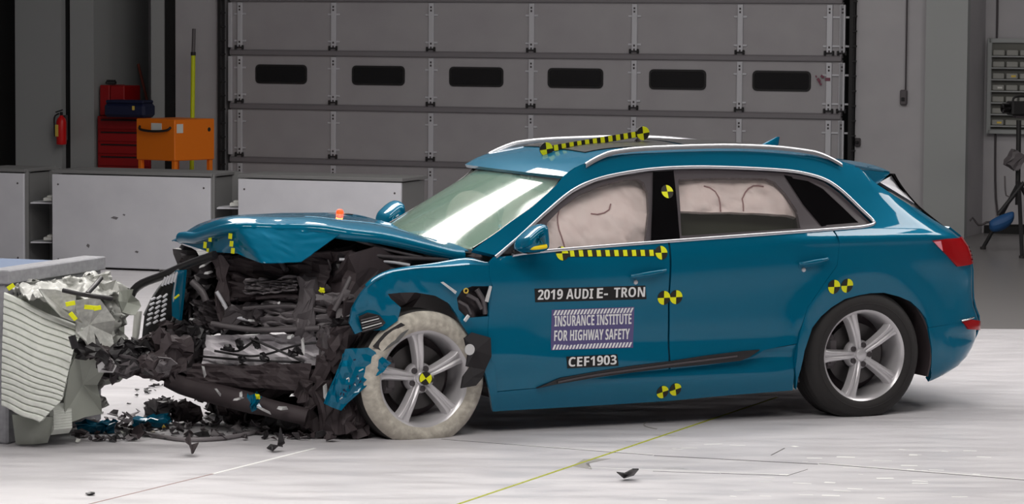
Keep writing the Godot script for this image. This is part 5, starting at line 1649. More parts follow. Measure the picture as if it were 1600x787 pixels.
	# upright crumpled plates
	for q in [[PackedVector3Array([Vector3(-2.313, 0.78, 0.965), Vector3(-2.192, 0.798, 0.863), Vector3(-2.11, 0.661, 0.773), Vector3(-2.116, 0.526, 0.783), Vector3(-2.217, 0.514, 0.935), Vector3(-2.285, 0.613, 0.977)]), "honeycomb"], [PackedVector3Array([Vector3(-2.473, 0.843, 1.01), Vector3(-2.286, 0.807, 0.963), Vector3(-2.251, 0.663, 0.974), Vector3(-2.355, 0.701, 1.021)]), "honeycomb"], [PackedVector3Array([Vector3(-2.292, 0.518, 0.884), Vector3(-2.129, 0.492, 0.786), Vector3(-2.209, 0.316, 0.749), Vector3(-2.188, 0.157, 0.711), Vector3(-2.347, 0.124, 0.863), Vector3(-2.357, 0.259, 0.904)]), "honeycomb green"], [PackedVector3Array([Vector3(-2.247, 0.838, 0.459), Vector3(-2.156, 0.838, 0.359), Vector3(-2.086, 0.727, 0.367), Vector3(-2.124, 0.632, 0.475), Vector3(-2.212, 0.735, 0.467)]), "honeycomb"], [PackedVector3Array([Vector3(-2.109, 0.796, 0.563), Vector3(-2.037, 0.807, 0.562), Vector3(-2.012, 0.741, 0.517), Vector3(-2.026, 0.67, 0.572), Vector3(-2.095, 0.683, 0.571)]), "honeycomb green"]]:
		var s := MB.new()
		var p: PackedVector3Array = q[0]
		var list := []
		for k in p.size():
			list.append(p[k])
			list.append(p[k].lerp(p[(k + 1) % p.size()], 0.5) + Vector3(rng.randf_range(-0.02, 0.02), rng.randf_range(-0.02, 0.02), rng.randf_range(-0.03, 0.05)))
		s.scrap(list, 0.012, 0.04)
		pt(t, "crumpled_plate", s, q[1])
	# lower tongue that touches the floor
	b = MB.new()
	b.sheet(func(u: float, w: float) -> Vector3:
		var p := (Vector3(-2.633, 0.169, 0.91) as Vector3).lerp(Vector3(-2.397, 0.158, 0.911), u).lerp((Vector3(-2.62, 0.008, 0.872) as Vector3).lerp(Vector3(-2.451, 0.016, 0.872), u), w)
		p.y = maxf(p.y, 0.005)
		return p + Vector3(0, 0, 0.05 * sin(u * PI) * sin(w * PI * 0.8) - 0.02 * absf(u - 0.55)), 12, 10, 0.02, Vector3(0, 0, 1), false)
	pt(t, "lower_tongue", b, "honeycomb green")
	# yellow tape bits and dark rods caught in the face
	for q in [[Vector3(-2.291, 0.78, 1.115), 0.05, 0.2], [Vector3(-2.191, 0.756, 1.067), 0.07, -0.1], [Vector3(-2.277, 0.714, 1.12), 0.05, -0.9], [Vector3(-2.158, 0.753, 1.067), 0.04, 0.2], [Vector3(-2.609, 0.86, 1.059), 0.04, 0.6]]:
		var s := MB.new()
		s.box(Transform3D(Basis.from_euler(Vector3(0.2, 0.1, q[2])), q[0]), Vector3(q[1], 0.024, 0.006), 0.002)
		pt(t, "yellow_tape", s, "target yellow")
	pt(t, "dark_rod", bar(smooth3([Vector3(-2.331, 0.849, 1.11), Vector3(-2.225, 0.827, 1.112), Vector3(-2.098, 0.794, 0.964)], 0.05), 0.013, 7), "black plastic")
	pt(t, "dark_rod", bar([Vector3(-2.283, 0.614, 1.128), Vector3(-2.263, 0.548, 1.133)], 0.02, 8), "black plastic")
	pt(t, "dark_rod", bar(smooth3([Vector3(-2.179, 0.884, 0.757), Vector3(-2.199, 0.852, 0.859), Vector3(-2.212, 0.826, 1.062)], 0.05), 0.013, 7), "black plastic")
	# shreds of the car's nose caught between car and barrier: they lie on the floor
	var r := RandomNumberGenerator.new()
	r.seed = 5
	for k in 26:
		var px := r.randf()
		var c := (Vector3(-2.278, 0.518, 0.884) as Vector3).lerp(Vector3(-1.823, 0.46, 0.788), px) + Vector3(0, r.randf_range(-0.05, 0.03) - 0.02 * sin(px * PI), r.randf_range(-0.1, 0.1))
		var m: String = ["black plastic", "grey plastic", "soot", "dark steel", "bright scrap"][r.randi() % (5 if k % 3 == 0 else 3)]
		if k % 2:
			pt(car, "torn_bracket", lump(car.transform.affine_inverse() * c, Vector3(r.randf_range(0.05, 0.14), r.randf_range(0.03, 0.07), r.randf_range(0.05, 0.12)), Vector3(r.randf(), r.randf(), r.randf_range(-0.6, 0.6)), 0.02, k * 2.3, 3), m)
		else:
			var e := []
			var n := 5 + r.randi() % 3
			for i in n:
				e.append(car.transform.affine_inverse() * (c + Vector3(cos(TAU * i / n), sin(TAU * i / n) * 0.6, r.randf_range(-0.4, 0.4)) * r.randf_range(0.03, 0.08)))
			var s := MB.new()
			s.scrap(e, 0.006, r.randf_range(-0.02, 0.02))
			pt(car, "torn_sheet", s, m)
	pt(car, "bumper_mount", lump(car.transform.affine_inverse() * Vector3(-2.034, 0.486, 0.786), Vector3(0.2, 0.09, 0.16), Vector3(0, 0.3, 0.1), 0.045, 3.3, 8), "black plastic")
	pt(car, "bumper_mount", lump(car.transform.affine_inverse() * Vector3(-2.093, 0.395, 0.593), Vector3(0.2, 0.09, 0.14), Vector3(0, 0.3, 0.3), 0.05, 5.3, 8), "grey plastic")
	pt(car, "bumper_mount", lump(car.transform.affine_inverse() * Vector3(-1.869, 0.462, 0.688), Vector3(0.16, 0.2, 0.16), Vector3(0, 0.3, -0.1), 0.05, 6.3, 8), "soot")


# ---------------------------------------------------------------- floor marks and debris

func strip_on_floor(called: String, a: Vector3, b: Vector3, wide: float, m: String, high := 0.0015) -> void:
	var d := b - a
	d.y = 0
	var s := MB.new()
	s.box(Transform3D(Basis(Vector3.UP, atan2(-d.z, d.x)), (a + b) / 2 + Vector3(0, high / 2 - 0.0002, 0)), Vector3(d.length(), high, wide), 0.0)
	var o := obj(called, s, M[m], get_node("floor"))
	o.position = -(get_node("floor") as Node3D).position


func build_floor_marks() -> void:
	var ya := Vector3(-0.318, 0, 2.911)
	var yb := Vector3(1.614, 0, -1.484)
	var dash := 46
	for k in dash:
		var u := float(k) / dash
		strip_on_floor("yellow_line", ya.lerp(yb, u), ya.lerp(yb, u + 0.93 / dash), 0.016, "line yellow")
	strip_on_floor("yellow_line", Vector3(3.557, 0, -5.79), Vector3(4.017, 0, -6.982), 0.03, "line yellow")
	strip_on_floor("white_line", Vector3(-1.481, 0, 1.831), Vector3(-1.035, 0, 0.887), 0.018, "line white")
	strip_on_floor("rust_line", Vector3(-2.007, 0, 2.906), Vector3(-1.481, 0, 1.831), 0.008, "line rust")
	# plate joints: dark gap with worn pale edges
	for q in [[Vector3(-0.374, 0, 0.504), Vector3(0.743, 0, 1.068), 0.006], [Vector3(0.749, 0, 1.079), Vector3(1.577, 0, 1.356), 0.012], [Vector3(1.586, 0, 1.332), Vector3(2.668, 0, 1.924), 0.010], [Vector3(0.717, 0, 1.643), Vector3(1.051, 0, 1.716), 0.004], [Vector3(1.055, 0, 1.705), Vector3(1.383, 0, 1.767), 0.006], [Vector3(1.364, 0, 1.038), Vector3(1.458, 0, 0.767), 0.006], [Vector3(1.383, 0, 1.767), Vector3(1.507, 0, 1.54), 0.004]]:
		strip_on_floor("plate_joint", q[0], q[1], q[2], "joint dark")
	for q in [[Vector3(0.007, 0, 0.688), Vector3(0.745, 0, 1.032), 0.008], [Vector3(1.582, 0, 1.31), Vector3(2.675, 0, 1.881), 0.012], [Vector3(0.397, 0, 1.524), Vector3(1.387, 0, 1.723), 0.008], [Vector3(1.037, 0, 0.638), Vector3(1.135, 0, 0.608), 0.012], [Vector3(1.173, 0, 0.657), Vector3(1.257, 0, 0.677), 0.01]]:
		strip_on_floor("worn_edge", q[0], q[1], q[2], "line white", 0.001)
	var r := RandomNumberGenerator.new()
	r.seed = 31
	for k in 40:
		var a := (Vector3(0.836, 0, 0.547) as Vector3).lerp(Vector3(2.605, 0, 0.712), r.randf()).lerp((Vector3(0.615, 0, 2.564) as Vector3).lerp(Vector3(2.417, 0, 2.487), r.randf()), r.randf())
		strip_on_floor("worn_patch", a, a + Vector3(r.randf_range(0.02, 0.1), 0, r.randf_range(-0.01, 0.03)), r.randf_range(0.006, 0.03), "line white", 0.0008)
	var st := MB.new()
	st.scrap([Vector3(0.31, 0, 1.483), Vector3(0.378, 0, 1.226), Vector3(0.521, 0, 1.196), Vector3(0.384, 0, 1.388), Vector3(0.412, 0, 1.59)], 0.0006, 0.0)
	obj("grey_stain", st, M["stain grey"], get_node("floor"))
	st = MB.new()
	var arc := []
	for k in 16:
		var g := PI * (0.55 + 0.75 * k / 15.0)
		arc.append((Vector3(0.906, 0, -0.144) as Vector3) + Vector3(cos(g) * 0.16, 0.002, -sin(g) * 0.22))
	st.tube(arc, 0.004, 5)
	obj("ring_mark", st, M["stain grey"], get_node("floor"))


func shard(at: Vector3, size: float, r: RandomNumberGenerator, high := 0.4) -> MB:
	var e := []
	var n := 5 + r.randi() % 4
	var bs := Basis.from_euler(Vector3(r.randf_range(-0.5, 0.5), r.randf() * TAU, r.randf_range(-0.5, 0.5)))
	var low := 1e9
	for i in n:
		var q := bs * (Vector3(cos(TAU * i / n), r.randf_range(-high, high), sin(TAU * i / n) * 0.6) * size * r.randf_range(0.55, 1.15))
		e.append(q)
		low = minf(low, q.y)
	for i in n:
		e[i] += Vector3(0, 0.004 - low, 0)
	var s := MB.new()
	s.scrap(e, size * 0.12, size * r.randf_range(0.0, 0.3))
	return s


func build_debris() -> void:
	var r := RandomNumberGenerator.new()
	r.seed = 9
	var g := "black plastic shards scattered under the wrecked nose"
	var l := "small black plastic shard on the white floor under the wrecked nose"
	for k in 230:
		var u := r.randf()
		var a := (Vector3(-2.326, 0, 0.701) as Vector3).lerp(Vector3(-0.872, 0, 0.58), u)
		var b := (Vector3(-2.454, 0, -0.507) as Vector3).lerp(Vector3(-1.035, 0, -0.728), u)
		var p := a.lerp(b, pow(r.randf(), 1.2))
		var o := obj("plastic_shard", shard(p, r.randf_range(0.014, 0.05), r), M[["black plastic", "soot", "grey plastic", "dark steel", "tray mid"][r.randi() % 5]], null, place(p))
		tag(o, l, "debris", g)
	for k in 22:
		var p := (Vector3(-2.417, 0, -0.774) as Vector3).lerp(Vector3(-1.738, 0, -0.691), r.randf()).lerp(Vector3(-2.248, 0, -2.201), r.randf())
		var o := obj("plastic_shard", shard(p, r.randf_range(0.012, 0.03), r), M["black plastic"], null, place(p))
		tag(o, "small black chip on the pale floor between barrier and car", "debris", "black chips between barrier and car")
	var big := [
		[Vector3(-1.658, 0, 1.205), 0.075, "soot", "jagged black plastic shard lying nearest the camera before the wrecked nose"],
		[Vector3(-1.226, 0, 1.041), 0.07, "black plastic", "clump of black plastic under the middle of the wrecked nose"],
		[Vector3(-0.962, 0, 0.635), 0.05, "soot", "black lump on the floor just left of the chalk-white front tyre"],
		[Vector3(0.583, 0, 1.953), 0.05, "black plastic", "lone black scrap on the open floor right of the yellow line"],
		[Vector3(-1.998, 0, 2.539), 0.04, "black plastic", "thin dark sliver at the lower left edge of the white floor"],
		[Vector3(-2.116, 0, 0.691), 0.05, "black plastic", "black scrap at the foot of the barrier honeycomb"],
		[Vector3(-2.02, 0, 0.636), 0.055, "soot", "second black scrap beside the foot of the barrier"],
	]
	for q in big:
		var o := obj("debris_piece", shard(q[0], q[1], r, 0.8 if q[1] > 0.045 else 0.1), M[q[2]], null, place(q[0]))
		tag(o, q[3], "debris")
	for q in [[Vector3(-2.306, 0, 0.75), "paper white", 0.03, "pale scrap lying nearest the barrier tongue"], [Vector3(-2.12, 0, 0.384), "paper white", 0.022, "pale chip beside the dark bumper sheet"], [Vector3(-1.948, 0, 0.427), "chalk tyre", 0.03, "pale broken piece in front of the teal bumper sheet"], [Vector3(-1.639, 0, 0.668), "paper white", 0.02, "white chip under the grey curved strip"]]:
		var o := obj("pale_scrap", shard(q[0], q[2], r), M[q[1]], null, place(q[0]))
		tag(o, q[3], "debris")
	var o := obj("bumper_sheet", lump(Vector3(0, 0.035, 0), Vector3(0.2, 0.04, 0.1), Vector3(0.1, 0.3, 0.06), 0.02, 0.16 * 40, 6), M["car paint"], null, place(Vector3(-2.266, 0, 0.338)))
	tag(o, "torn teal bumper sheet lying against the barrier foot", "debris")
	o = obj("bumper_sheet", lump(Vector3(0, 0.035, 0), Vector3(0.2, 0.04, 0.1), Vector3(0.1, 0.3, 0.06), 0.02, 0.14 * 40, 6), M["car paint"], null, place(Vector3(-1.996, 0, 0.112)))
	tag(o, "torn teal bumper sheet lying under the grille", "debris")
	o = obj("orange_clip", shard(Vector3(-1.926, 0, -0.681), 0.03, r, 0.8), M["orange scrap"], null, place(Vector3(-1.926, 0, -0.681)))
	tag(o, "small orange plastic clip in the debris under the nose", "debris")
	o = obj("orange_clip", shard(Vector3(-1.916, 0, 0.215), 0.018, r, 0.8), M["label yellow"], null, place(Vector3(-1.916, 0, 0.215)))
	tag(o, "tiny yellow clip in the debris near the curved strip", "debris")
	# the long curved strip
	var path := smooth3([Vector3(-2.224, 0, 0.124), Vector3(-2.051, 0, 0.38), Vector3(-1.892, 0, 0.553), Vector3(-1.733, 0, 0.685), Vector3(-1.548, 0, 0.613), Vector3(-1.415, 0, 0.401), Vector3(-1.322, 0, 0.159), Vector3(-1.263, 0, -0.144)], 0.05)
	for k in path.size():
		path[k] += Vector3(0, 0.014 + 0.02 * smoothstep(0.7, 1.0, float(k) / path.size()), 0)
	o = obj("curved_strip", bar(path, 0.012, 8), M["tray mid"])
	tag(o, "long grey curved bumper strip lying under the wrecked nose", "trim strip")
	# heaps between car and floor
	for q in [[Vector3(-1.819, 0, -0.06), Vector3(0.12, 0.09, 0.12), "dark crushed bumper piece lying under the grille", "soot"], [Vector3(-1.48, 0, -0.077), Vector3(0.2, 0.10, 0.16), "dark crushed under-tray lying below the middle of the bay", "soot"], [Vector3(-1.211, 0, 0.18), Vector3(0.26, 0.13, 0.22), "dark crushed under-tray lying beside the flattened tyre", "black plastic"], [Vector3(-1.968, 0, -0.053), Vector3(0.12, 0.1, 0.12), "grey battered fitting lying near the orange clip", "grey plastic"], [Vector3(-1.642, 0, -0.463), Vector3(0.16, 0.12, 0.14), "black battered fitting under the sloping bumper beam", "black plastic"]]:
		var s: Vector3 = q[1]
		o = obj("crushed_piece", lump(Vector3(0, s.y / 2 + 0.02, 0), s, Vector3(0, r.randf(), 0), 0.035, r.randf() * 9, 6), M[q[3]], null, place(q[0]))
		tag(o, q[2], "debris")


# ---------------------------------------------------------------- background

func shelf_gap(a: Vector3, turn: float, label: String, wide: float) -> void:
	var t := thing("shelf_rack", label, "shelf", place(a, turn))
	var b := MB.new()
	b.box(place(Vector3(wide / 2, 0.44, -0.5)), Vector3(wide, 0.88, 0.06), 0.004)
	b.box(place(Vector3(0.02, 0.44, -0.27)), Vector3(0.04, 0.88, 0.46), 0.004)
	obj("rack_body", b, M["partition grey"], t)
	for y in [0.22, 0.58]:
		b = MB.new()
		b.box(place(Vector3(wide * 0.6, y, -0.24)), Vector3(wide * 0.75, 0.012, 0.42), 0.002)
		var s := obj("shelf", b, M["partition white"], t)
		b = MB.new()
		b.box(place(Vector3(wide * 0.8, y + 0.03, -0.15)), Vector3(wide * 0.3, 0.03, 0.15), 0.004)
		b.box(place(Vector3(wide * 0.86, y + 0.055, -0.15)), Vector3(wide * 0.18, 0.02, 0.12), 0.004)
		obj("stored_sheets", b, M["paper white"], s)


func build_background() -> void:
	# low white partitions behind the car
	var turn := deg_to_rad(-1.0)
	var c1 := Vector3(-4.177, 0, -10.839)
	var c2 := Vector3(-2.694, 0, -10.317)
	for q in [[Vector3(-4.934, 0, -11.109), Vector3(-4.452, 0, -10.927), "white low partition at the left edge behind the barrier", 275.0], [Vector3(-4.177, 0, -10.839), Vector3(-2.694, 0, -10.317), "wide scuffed white partition behind the grille, before the orange cart", 278.0], [Vector3(-2.435, 0, -10.233), Vector3(-0.97, 0, -9.704), "white partition behind the hood and windshield", 290.0]]:
		var a: Vector3 = q[0]
		var b: Vector3 = q[1]
		var d := b - a
		var t := thing("partition", q[2], "partition", Transform3D(Basis(Vector3.UP, atan2(-d.z, d.x)), a))
		var w := d.length()
		obj("front_sheet", boxed(Vector3(w, 0.83, 0.03), Vector3(w / 2, 0.435, -0.015), 0.003), M["partition white"], t)
		var bd := MB.new()
		bd.box(place(Vector3(w / 2, 0.43, -0.31)), Vector3(w - 0.02, 0.84, 0.55), 0.004)
		obj("frame_body", bd, M["partition grey"], t)
		obj("top_cover", boxed(Vector3(w + 0.02, 0.03, 0.6), Vector3(w / 2, 0.875, -0.31), 0.004), M["partition grey"], t)
		for x in [0.12, w - 0.12]:
			obj("foot_pad", boxed(Vector3(0.16, 0.04, 0.12), Vector3(x, 0.02, 0.02), 0.006), M["hinge black"], t)
		for x in [0.06, w - 0.06]:
			for y in [0.08, 0.76]:
				var sc := MB.new()
				sc.lathe(Transform3D(Basis(), Vector3(x, y, 0.001)), [Vector2(0, 0.003), Vector2(0.008, 0.002), Vector2(0.01, -0.002)], 10)
				obj("screw", sc, M["dark steel"], t)
		if q[3] == 278.0:
			for e in [[0.4, 0.47, 0.04, 0.015, 0.5], [0.46, 0.50, 0.015, 0.01, 0.2], [0.23, 0.21, 0.018, 0.02, 0.0], [0.54, 0.17, 0.02, 0.012, 0.3], [0.83, 0.13, 0.02, 0.05, 0.3], [0.87, 0.15, 0.03, 0.01, 0.6], [0.78, 0.16, 0.012, 0.02, 0.1]]:
				var s := MB.new()
				s.scrap([Vector3(e[0] * w - e[2], e[1], 0.001), Vector3(e[0] * w - e[2] * 0.2, e[1] + e[3], 0.001), Vector3(e[0] * w + e[2], e[1] + e[3] * 0.4, 0.001), Vector3(e[0] * w + e[2] * 0.5, e[1] - e[3], 0.001)], 0.001)
				obj("scuff_mark", s, M["scuff"], t)
	shelf_gap(Vector3(-4.452, 0, -10.927), 0.0, "grey open rack with two shelves between left and wide white partitions", 0.26)
	shelf_gap(Vector3(-2.694, 0, -10.317), 0.0, "grey open rack behind the tip of the hood", 0.26)
	# orange cart
	var at := Vector3(-3.743, 1.152, -17.013)
	var cart := thing("tool_cart", "orange steel tool cart with a black handle before the grey wall", "cart", place(Vector3(at.x, 0, at.z), deg_to_rad(-50.0)))
	var h := at.y
	obj("cabinet", boxed(Vector3(0.60, 0.46, 0.64), Vector3(0.30, h - 0.23, -0.32), 0.01), M["cart orange"], cart)
	for x in [0.04, 0.56]:
		for z in [-0.04, -0.6]:
			obj("leg", boxed(Vector3(0.05, h - 0.46, 0.05), Vector3(x, (h - 0.46) / 2, z), 0.004), M["cart orange"], cart)
	obj("lower_shelf", boxed(Vector3(0.58, 0.03, 0.62), Vector3(0.3, 0.25, -0.32), 0.004), M["cart orange"], cart)
	# the face with the handle looks left, the plain one right
	var hd := MB.new()
	hd.tube(smooth3([Vector3(0.06, h - 0.085, -0.0), Vector3(0.1, h - 0.12, 0.03), Vector3(0.3, h - 0.135, 0.035), Vector3(0.5, h - 0.12, 0.03), Vector3(0.54, h - 0.085, -0.0)], 0.03), 0.014, 8)
	cart.transform = place(Vector3(at.x, 0, at.z), deg_to_rad(-38.0))
	for ch in cart.get_children():
		(ch as Node3D).position += Vector3(-0.60, 0, 0)
	var hn := obj("handle", hd, M["hinge black"], cart)
	hn.position = Vector3(-0.60, 0, 0)
	obj("paper_label", boxed(Vector3(0.16, 0.09, 0.004), Vector3(-0.28, h - 0.09, 0.002), 0.0), M["paper white"], cart)
	obj("paper_label", boxed(Vector3(0.004, 0.1, 0.1), Vector3(0.002, h - 0.1, -0.08), 0.0), M["paper white"], cart)
	var hole := MB.new()
	hole.lathe(Transform3D(Basis(Vector3.UP, PI / 2), Vector3(0.001, h - 0.12, -0.55)), [Vector2(0, 0.002), Vector2(0.022, 0.002), Vector2(0.025, -0.002)], 14)
	obj("handle_hole", hole, M["hinge black"], cart)
	# red tool chest in the alcove
	at = Vector3(-4.925, 1.113, -19.416)
	var chest := thing("tool_chest", "dark red tool chest with drawers in the alcove behind the cart", "tool chest", place(Vector3(at.x, 0, at.z), hall.basis.get_euler().y))
	obj("cabinet", boxed(Vector3(0.72, at.y, 0.5), Vector3(0.36, at.y / 2, -0.25), 0.008), M["chest red"], chest)
	for k in 6:
		var dr := obj("drawer", boxed(Vector3(0.68, 0.12, 0.02), Vector3(0.36, at.y - 0.09 - k * 0.145, 0.005), 0.004), M["chest red"], chest)
		obj("pull", boxed(Vector3(0.6, 0.016, 0.02), Vector3(0.36, at.y - 0.045 - k * 0.145, 0.02), 0.004), M["hinge black"], dr)
	obj("top_box", boxed(Vector3(0.13, 0.36, 0.4), Vector3(0.07, at.y + 0.185, -0.25), 0.01), M["chest red"], chest)
	obj("top_box", boxed(Vector3(0.19, 0.36, 0.4), Vector3(0.24, at.y + 0.18, -0.25), 0.01), M["chest red"], chest)
	at = Vector3(-4.5, 1.118, -19.116)
	var case := thing("tool_case", "dark blue tool case lying on the red tool chest", "case", place(at + Vector3(0, -0.005, 0), hall.basis.get_euler().y))
	obj("case_body", boxed(Vector3(0.54, 0.16, 0.3), Vector3(0.0, 0.08, 0), 0.03), M["case blue"], case)
	obj("case_lid", boxed(Vector3(0.5, 0.04, 0.28), Vector3(0, 0.18, 0), 0.015), M["case blue"], case)
	obj("latch", boxed(Vector3(0.03, 0.05, 0.02), Vector3(0.13, 0.11, 0.155), 0.004), M["label yellow"], case)
	at = Vector3(-4.77, 1.495, -19.345)
	var lamp := thing("cap_box", "small black box on top of the red tool chest", "box", place(at + Vector3(0, -0.01, -0.15)))
	obj("box_body", boxed(Vector3(0.12, 0.04, 0.12), Vector3(0, 0.02, 0), 0.01), M["hinge black"], lamp)
	obj("box_lid", boxed(Vector3(0.10, 0.015, 0.10), Vector3(0, 0.047, 0), 0.005), M["hinge black"], lamp)
	var br := thing("broom", "broom with a reddish stick leaning in the alcove", "broom", Transform3D())
	var f0 := Vector3(-4.547, 1.717, -20.314)
	var f1 := Vector3(-4.34, 0.949, -20.126)
	var f2 := f0.lerp(f1, (f0.y - 0.12) / (f0.y - f1.y))
	obj("stick", bar([f0, f2], 0.016, 8), M["stick red"], br)
	obj("brush_head", boxed(Vector3(0.3, 0.12, 0.06), Vector3(f2.x, 0.062, f2.z), 0.01), M["hinge black"], br)
	# speaker and conduit on the alcove wall
	var aw := func(u: float, y: float, d: float) -> Vector3: return hall * Vector3(u, y, d)
	at = Vector3(-5.001, 2.303, -20.709)
	var sp := thing("wall_speaker", "dark box speaker high on the alcove wall", "speaker", Transform3D(hall.basis, at))
	obj("speaker_body", boxed(Vector3(0.24, 0.13, 0.14), Vector3.ZERO, 0.01), M["hinge black"], sp)
	obj("speaker_grille", boxed(Vector3(0.21, 0.1, 0.01), Vector3(0, 0, 0.072), 0.002), M["post black"], sp)
	var cd := obj("conduit", bar(smooth3([aw.call(-1.62, 2.6, -1.27), aw.call(-1.60, 2.0, -1.26), aw.call(-1.58, 1.5, -1.25), aw.call(-1.6, 0.9, -1.26)], 0.1), 0.014, 6), M["dark steel"])
	tag(cd, "thin grey cable hanging down the alcove wall", "cable")
	cd = obj("conduit", bar([aw.call(-1.33, 4.0, -1.28), aw.call(-1.33, 0.6, -1.28)], 0.02, 6), M["column grey"])
	tag(cd, "straight grey conduit on the alcove wall", "conduit")
	# yellow pole
	var pole := thing("squeegee_pole", "yellow pole with a dark grip leaning on the grey wall by the door", "pole", Transform3D())
	var q0 := Vector3(-3.682, 2.152, -18.491)
	var q1 := Vector3(-3.686, 1.866, -18.45)
	obj("grip", bar([q0, q1], 0.022, 10), M["grey plastic"], pole)
	obj("collar", bar([q1 + Vector3(0, 0.02, 0), q1 - Vector3(0, 0.02, 0)], 0.03, 10), M["hinge black"], pole)
	obj("pole", bar([q1, Vector3(q1.x - 0.01, 0.05, q1.z + 0.15)], 0.026, 10), M["pole yellow"], pole)
	obj("blade", boxed(Vector3(0.4, 0.05, 0.03), Vector3(q1.x - 0.01, 0.026, q1.z + 0.15), 0.004), M["hinge black"], pole)
	# fire extinguisher
	var xw := Vector2(-2.235, 0.768)
	at = hall * Vector3(xw.x, xw.y, 0.2)
	var ex := thing("fire_extinguisher", "red fire extinguisher hung on the grey column at the left", "extinguisher", Transform3D(hall.basis, Vector3(at.x, at.y, at.z)))
	var cyl := MB.new()
	cyl.lathe(Transform3D(Basis(Vector3.RIGHT, -PI / 2), Vector3.ZERO), [Vector2(0, 0.0), Vector2(0.055, 0.005), Vector2(0.06, 0.02), Vector2(0.06, 0.27), Vector2(0.05, 0.31), Vector2(0.025, 0.335), Vector2(0.02, 0.35)], 24)
	obj("cylinder", cyl, M["extinguisher red"], ex)
	obj("label_band", boxed(Vector3(0.045, 0.14, 0.01), Vector3(-0.03, 0.17, 0.056), 0.003), M["label yellow"], ex)
	var vl := MB.new()
	vl.box(place(Vector3(0, 0.37, 0)), Vector3(0.03, 0.04, 0.03), 0.004)
	vl.box(Transform3D(Basis(Vector3.BACK, 0.3), Vector3(-0.03, 0.40, 0)), Vector3(0.1, 0.014, 0.02), 0.003)
	obj("valve", vl, M["hinge black"], ex)
	obj("hose", bar(smooth3([Vector3(-0.02, 0.37, 0.02), Vector3(-0.075, 0.33, 0.03), Vector3(-0.07, 0.2, 0.04), Vector3(-0.066, 0.1, 0.04)], 0.03), 0.01, 7), M["hinge black"], ex)
	obj("bracket", boxed(Vector3(0.05, 0.3, 0.06), Vector3(0, 0.2, -0.08), 0.004), M["dark steel"], ex)
	# the dark opening at the left edge
	at = Vector3(-6.214, 0.998, -20.611)
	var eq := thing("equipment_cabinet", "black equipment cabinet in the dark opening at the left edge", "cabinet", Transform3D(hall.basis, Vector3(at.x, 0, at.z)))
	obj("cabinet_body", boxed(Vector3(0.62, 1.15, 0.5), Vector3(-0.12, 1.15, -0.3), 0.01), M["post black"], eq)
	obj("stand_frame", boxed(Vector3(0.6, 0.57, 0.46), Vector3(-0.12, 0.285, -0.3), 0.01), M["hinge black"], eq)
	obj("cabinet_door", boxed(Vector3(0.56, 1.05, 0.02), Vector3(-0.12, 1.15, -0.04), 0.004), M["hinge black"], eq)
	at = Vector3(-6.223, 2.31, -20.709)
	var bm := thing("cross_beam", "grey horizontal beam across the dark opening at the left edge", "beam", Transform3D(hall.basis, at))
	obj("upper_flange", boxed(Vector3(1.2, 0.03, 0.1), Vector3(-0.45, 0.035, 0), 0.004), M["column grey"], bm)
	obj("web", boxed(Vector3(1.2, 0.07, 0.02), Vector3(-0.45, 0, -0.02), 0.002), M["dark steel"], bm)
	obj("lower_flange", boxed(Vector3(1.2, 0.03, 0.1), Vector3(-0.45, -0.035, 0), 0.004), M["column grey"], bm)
	# pendant switch on the right wall
	var pw := Vector2(7.938, 1.48)
	var sw := thing("pull_switch", "small dark switch box hanging on a cable on the right wall", "switch", Transform3D(hall.basis, hall * Vector3(pw.x, pw.y, 0.03)))
	obj("cable", bar([Vector3(0.02, 3.5, 0), Vector3(0.02, 0.05, 0)], 0.009, 6), M["dark steel"], sw)
	obj("switch_box", boxed(Vector3(0.075, 0.16, 0.05), Vector3(0, 0, 0.0), 0.01), M["grey plastic"], sw)
	obj("button", boxed(Vector3(0.035, 0.04, 0.015), Vector3(0, -0.02, 0.028), 0.006), M["hinge black"], sw)
	pw = Vector2(7.438, 0.992)
	sw = thing("wall_socket", "small dark socket low on the wall right of the door", "socket", Transform3D(hall.basis, hall * Vector3(pw.x, pw.y, 0.02)))
	obj("socket_box", boxed(Vector3(0.06, 0.09, 0.04), Vector3.ZERO, 0.008), M["dark steel"], sw)
	obj("plug", boxed(Vector3(0.035, 0.03, 0.04), Vector3(0, 0.0, 0.03), 0.006), M["hinge black"], sw)
	# bin board in the right bay
	var bw := Vector2(8.69, 1.089)
	var bo := thing("bin_board", "framed grey board of small clear bins on the bay wall", "storage board", Transform3D(hall.basis, hall * Vector3(bw.x, bw.y, -0.75)))
	obj("back_board", boxed(Vector3(1.1, 1.0, 0.04), Vector3(0.55, 0.5, 0), 0.004), mat("board olive", Color(0.42, 0.42, 0.4), 0.7), bo)
	for q in [[0.55, 0.02, 1.12, 0.05], [0.55, 1.0, 1.12, 0.05]]:
		obj("frame_bar", boxed(Vector3(q[2], q[3], 0.07), Vector3(q[0], q[1], 0.01), 0.006), M["column grey"], bo)
	for x in [0.0, 1.1]:
		obj("frame_bar", boxed(Vector3(0.05, 1.03, 0.07), Vector3(x, 0.51, 0.01), 0.006), M["column grey"], bo)
	for i in 7:
		obj("shelf_lip", boxed(Vector3(1.04, 0.015, 0.09), Vector3(0.55, 0.08 + i * 0.125, 0.05), 0.003), M["column grey"], bo)
		for k in 7:
			var b := MB.new()
			b.box(place(Vector3(0.11 + k * 0.147, 0.12 + i * 0.125, 0.06)), Vector3(0.125, 0.06, 0.06), 0.008)
			obj("bin", b, mat("bin clear", Color(0.62, 0.62, 0.6), 0.25) if not M.has("bin clear") else M["bin clear"], bo)
	for i in 6:
		obj("bin_label", boxed(Vector3(0.05, 0.02, 0.004), Vector3(0.13 + (i % 3) * 0.147, 0.12 + i * 0.125, 0.093), 0.0), M["label yellow"] if i % 2 == 0 else M["paper white"], bo)
	var rng2 := RandomNumberGenerator.new()
	rng2.seed = 4
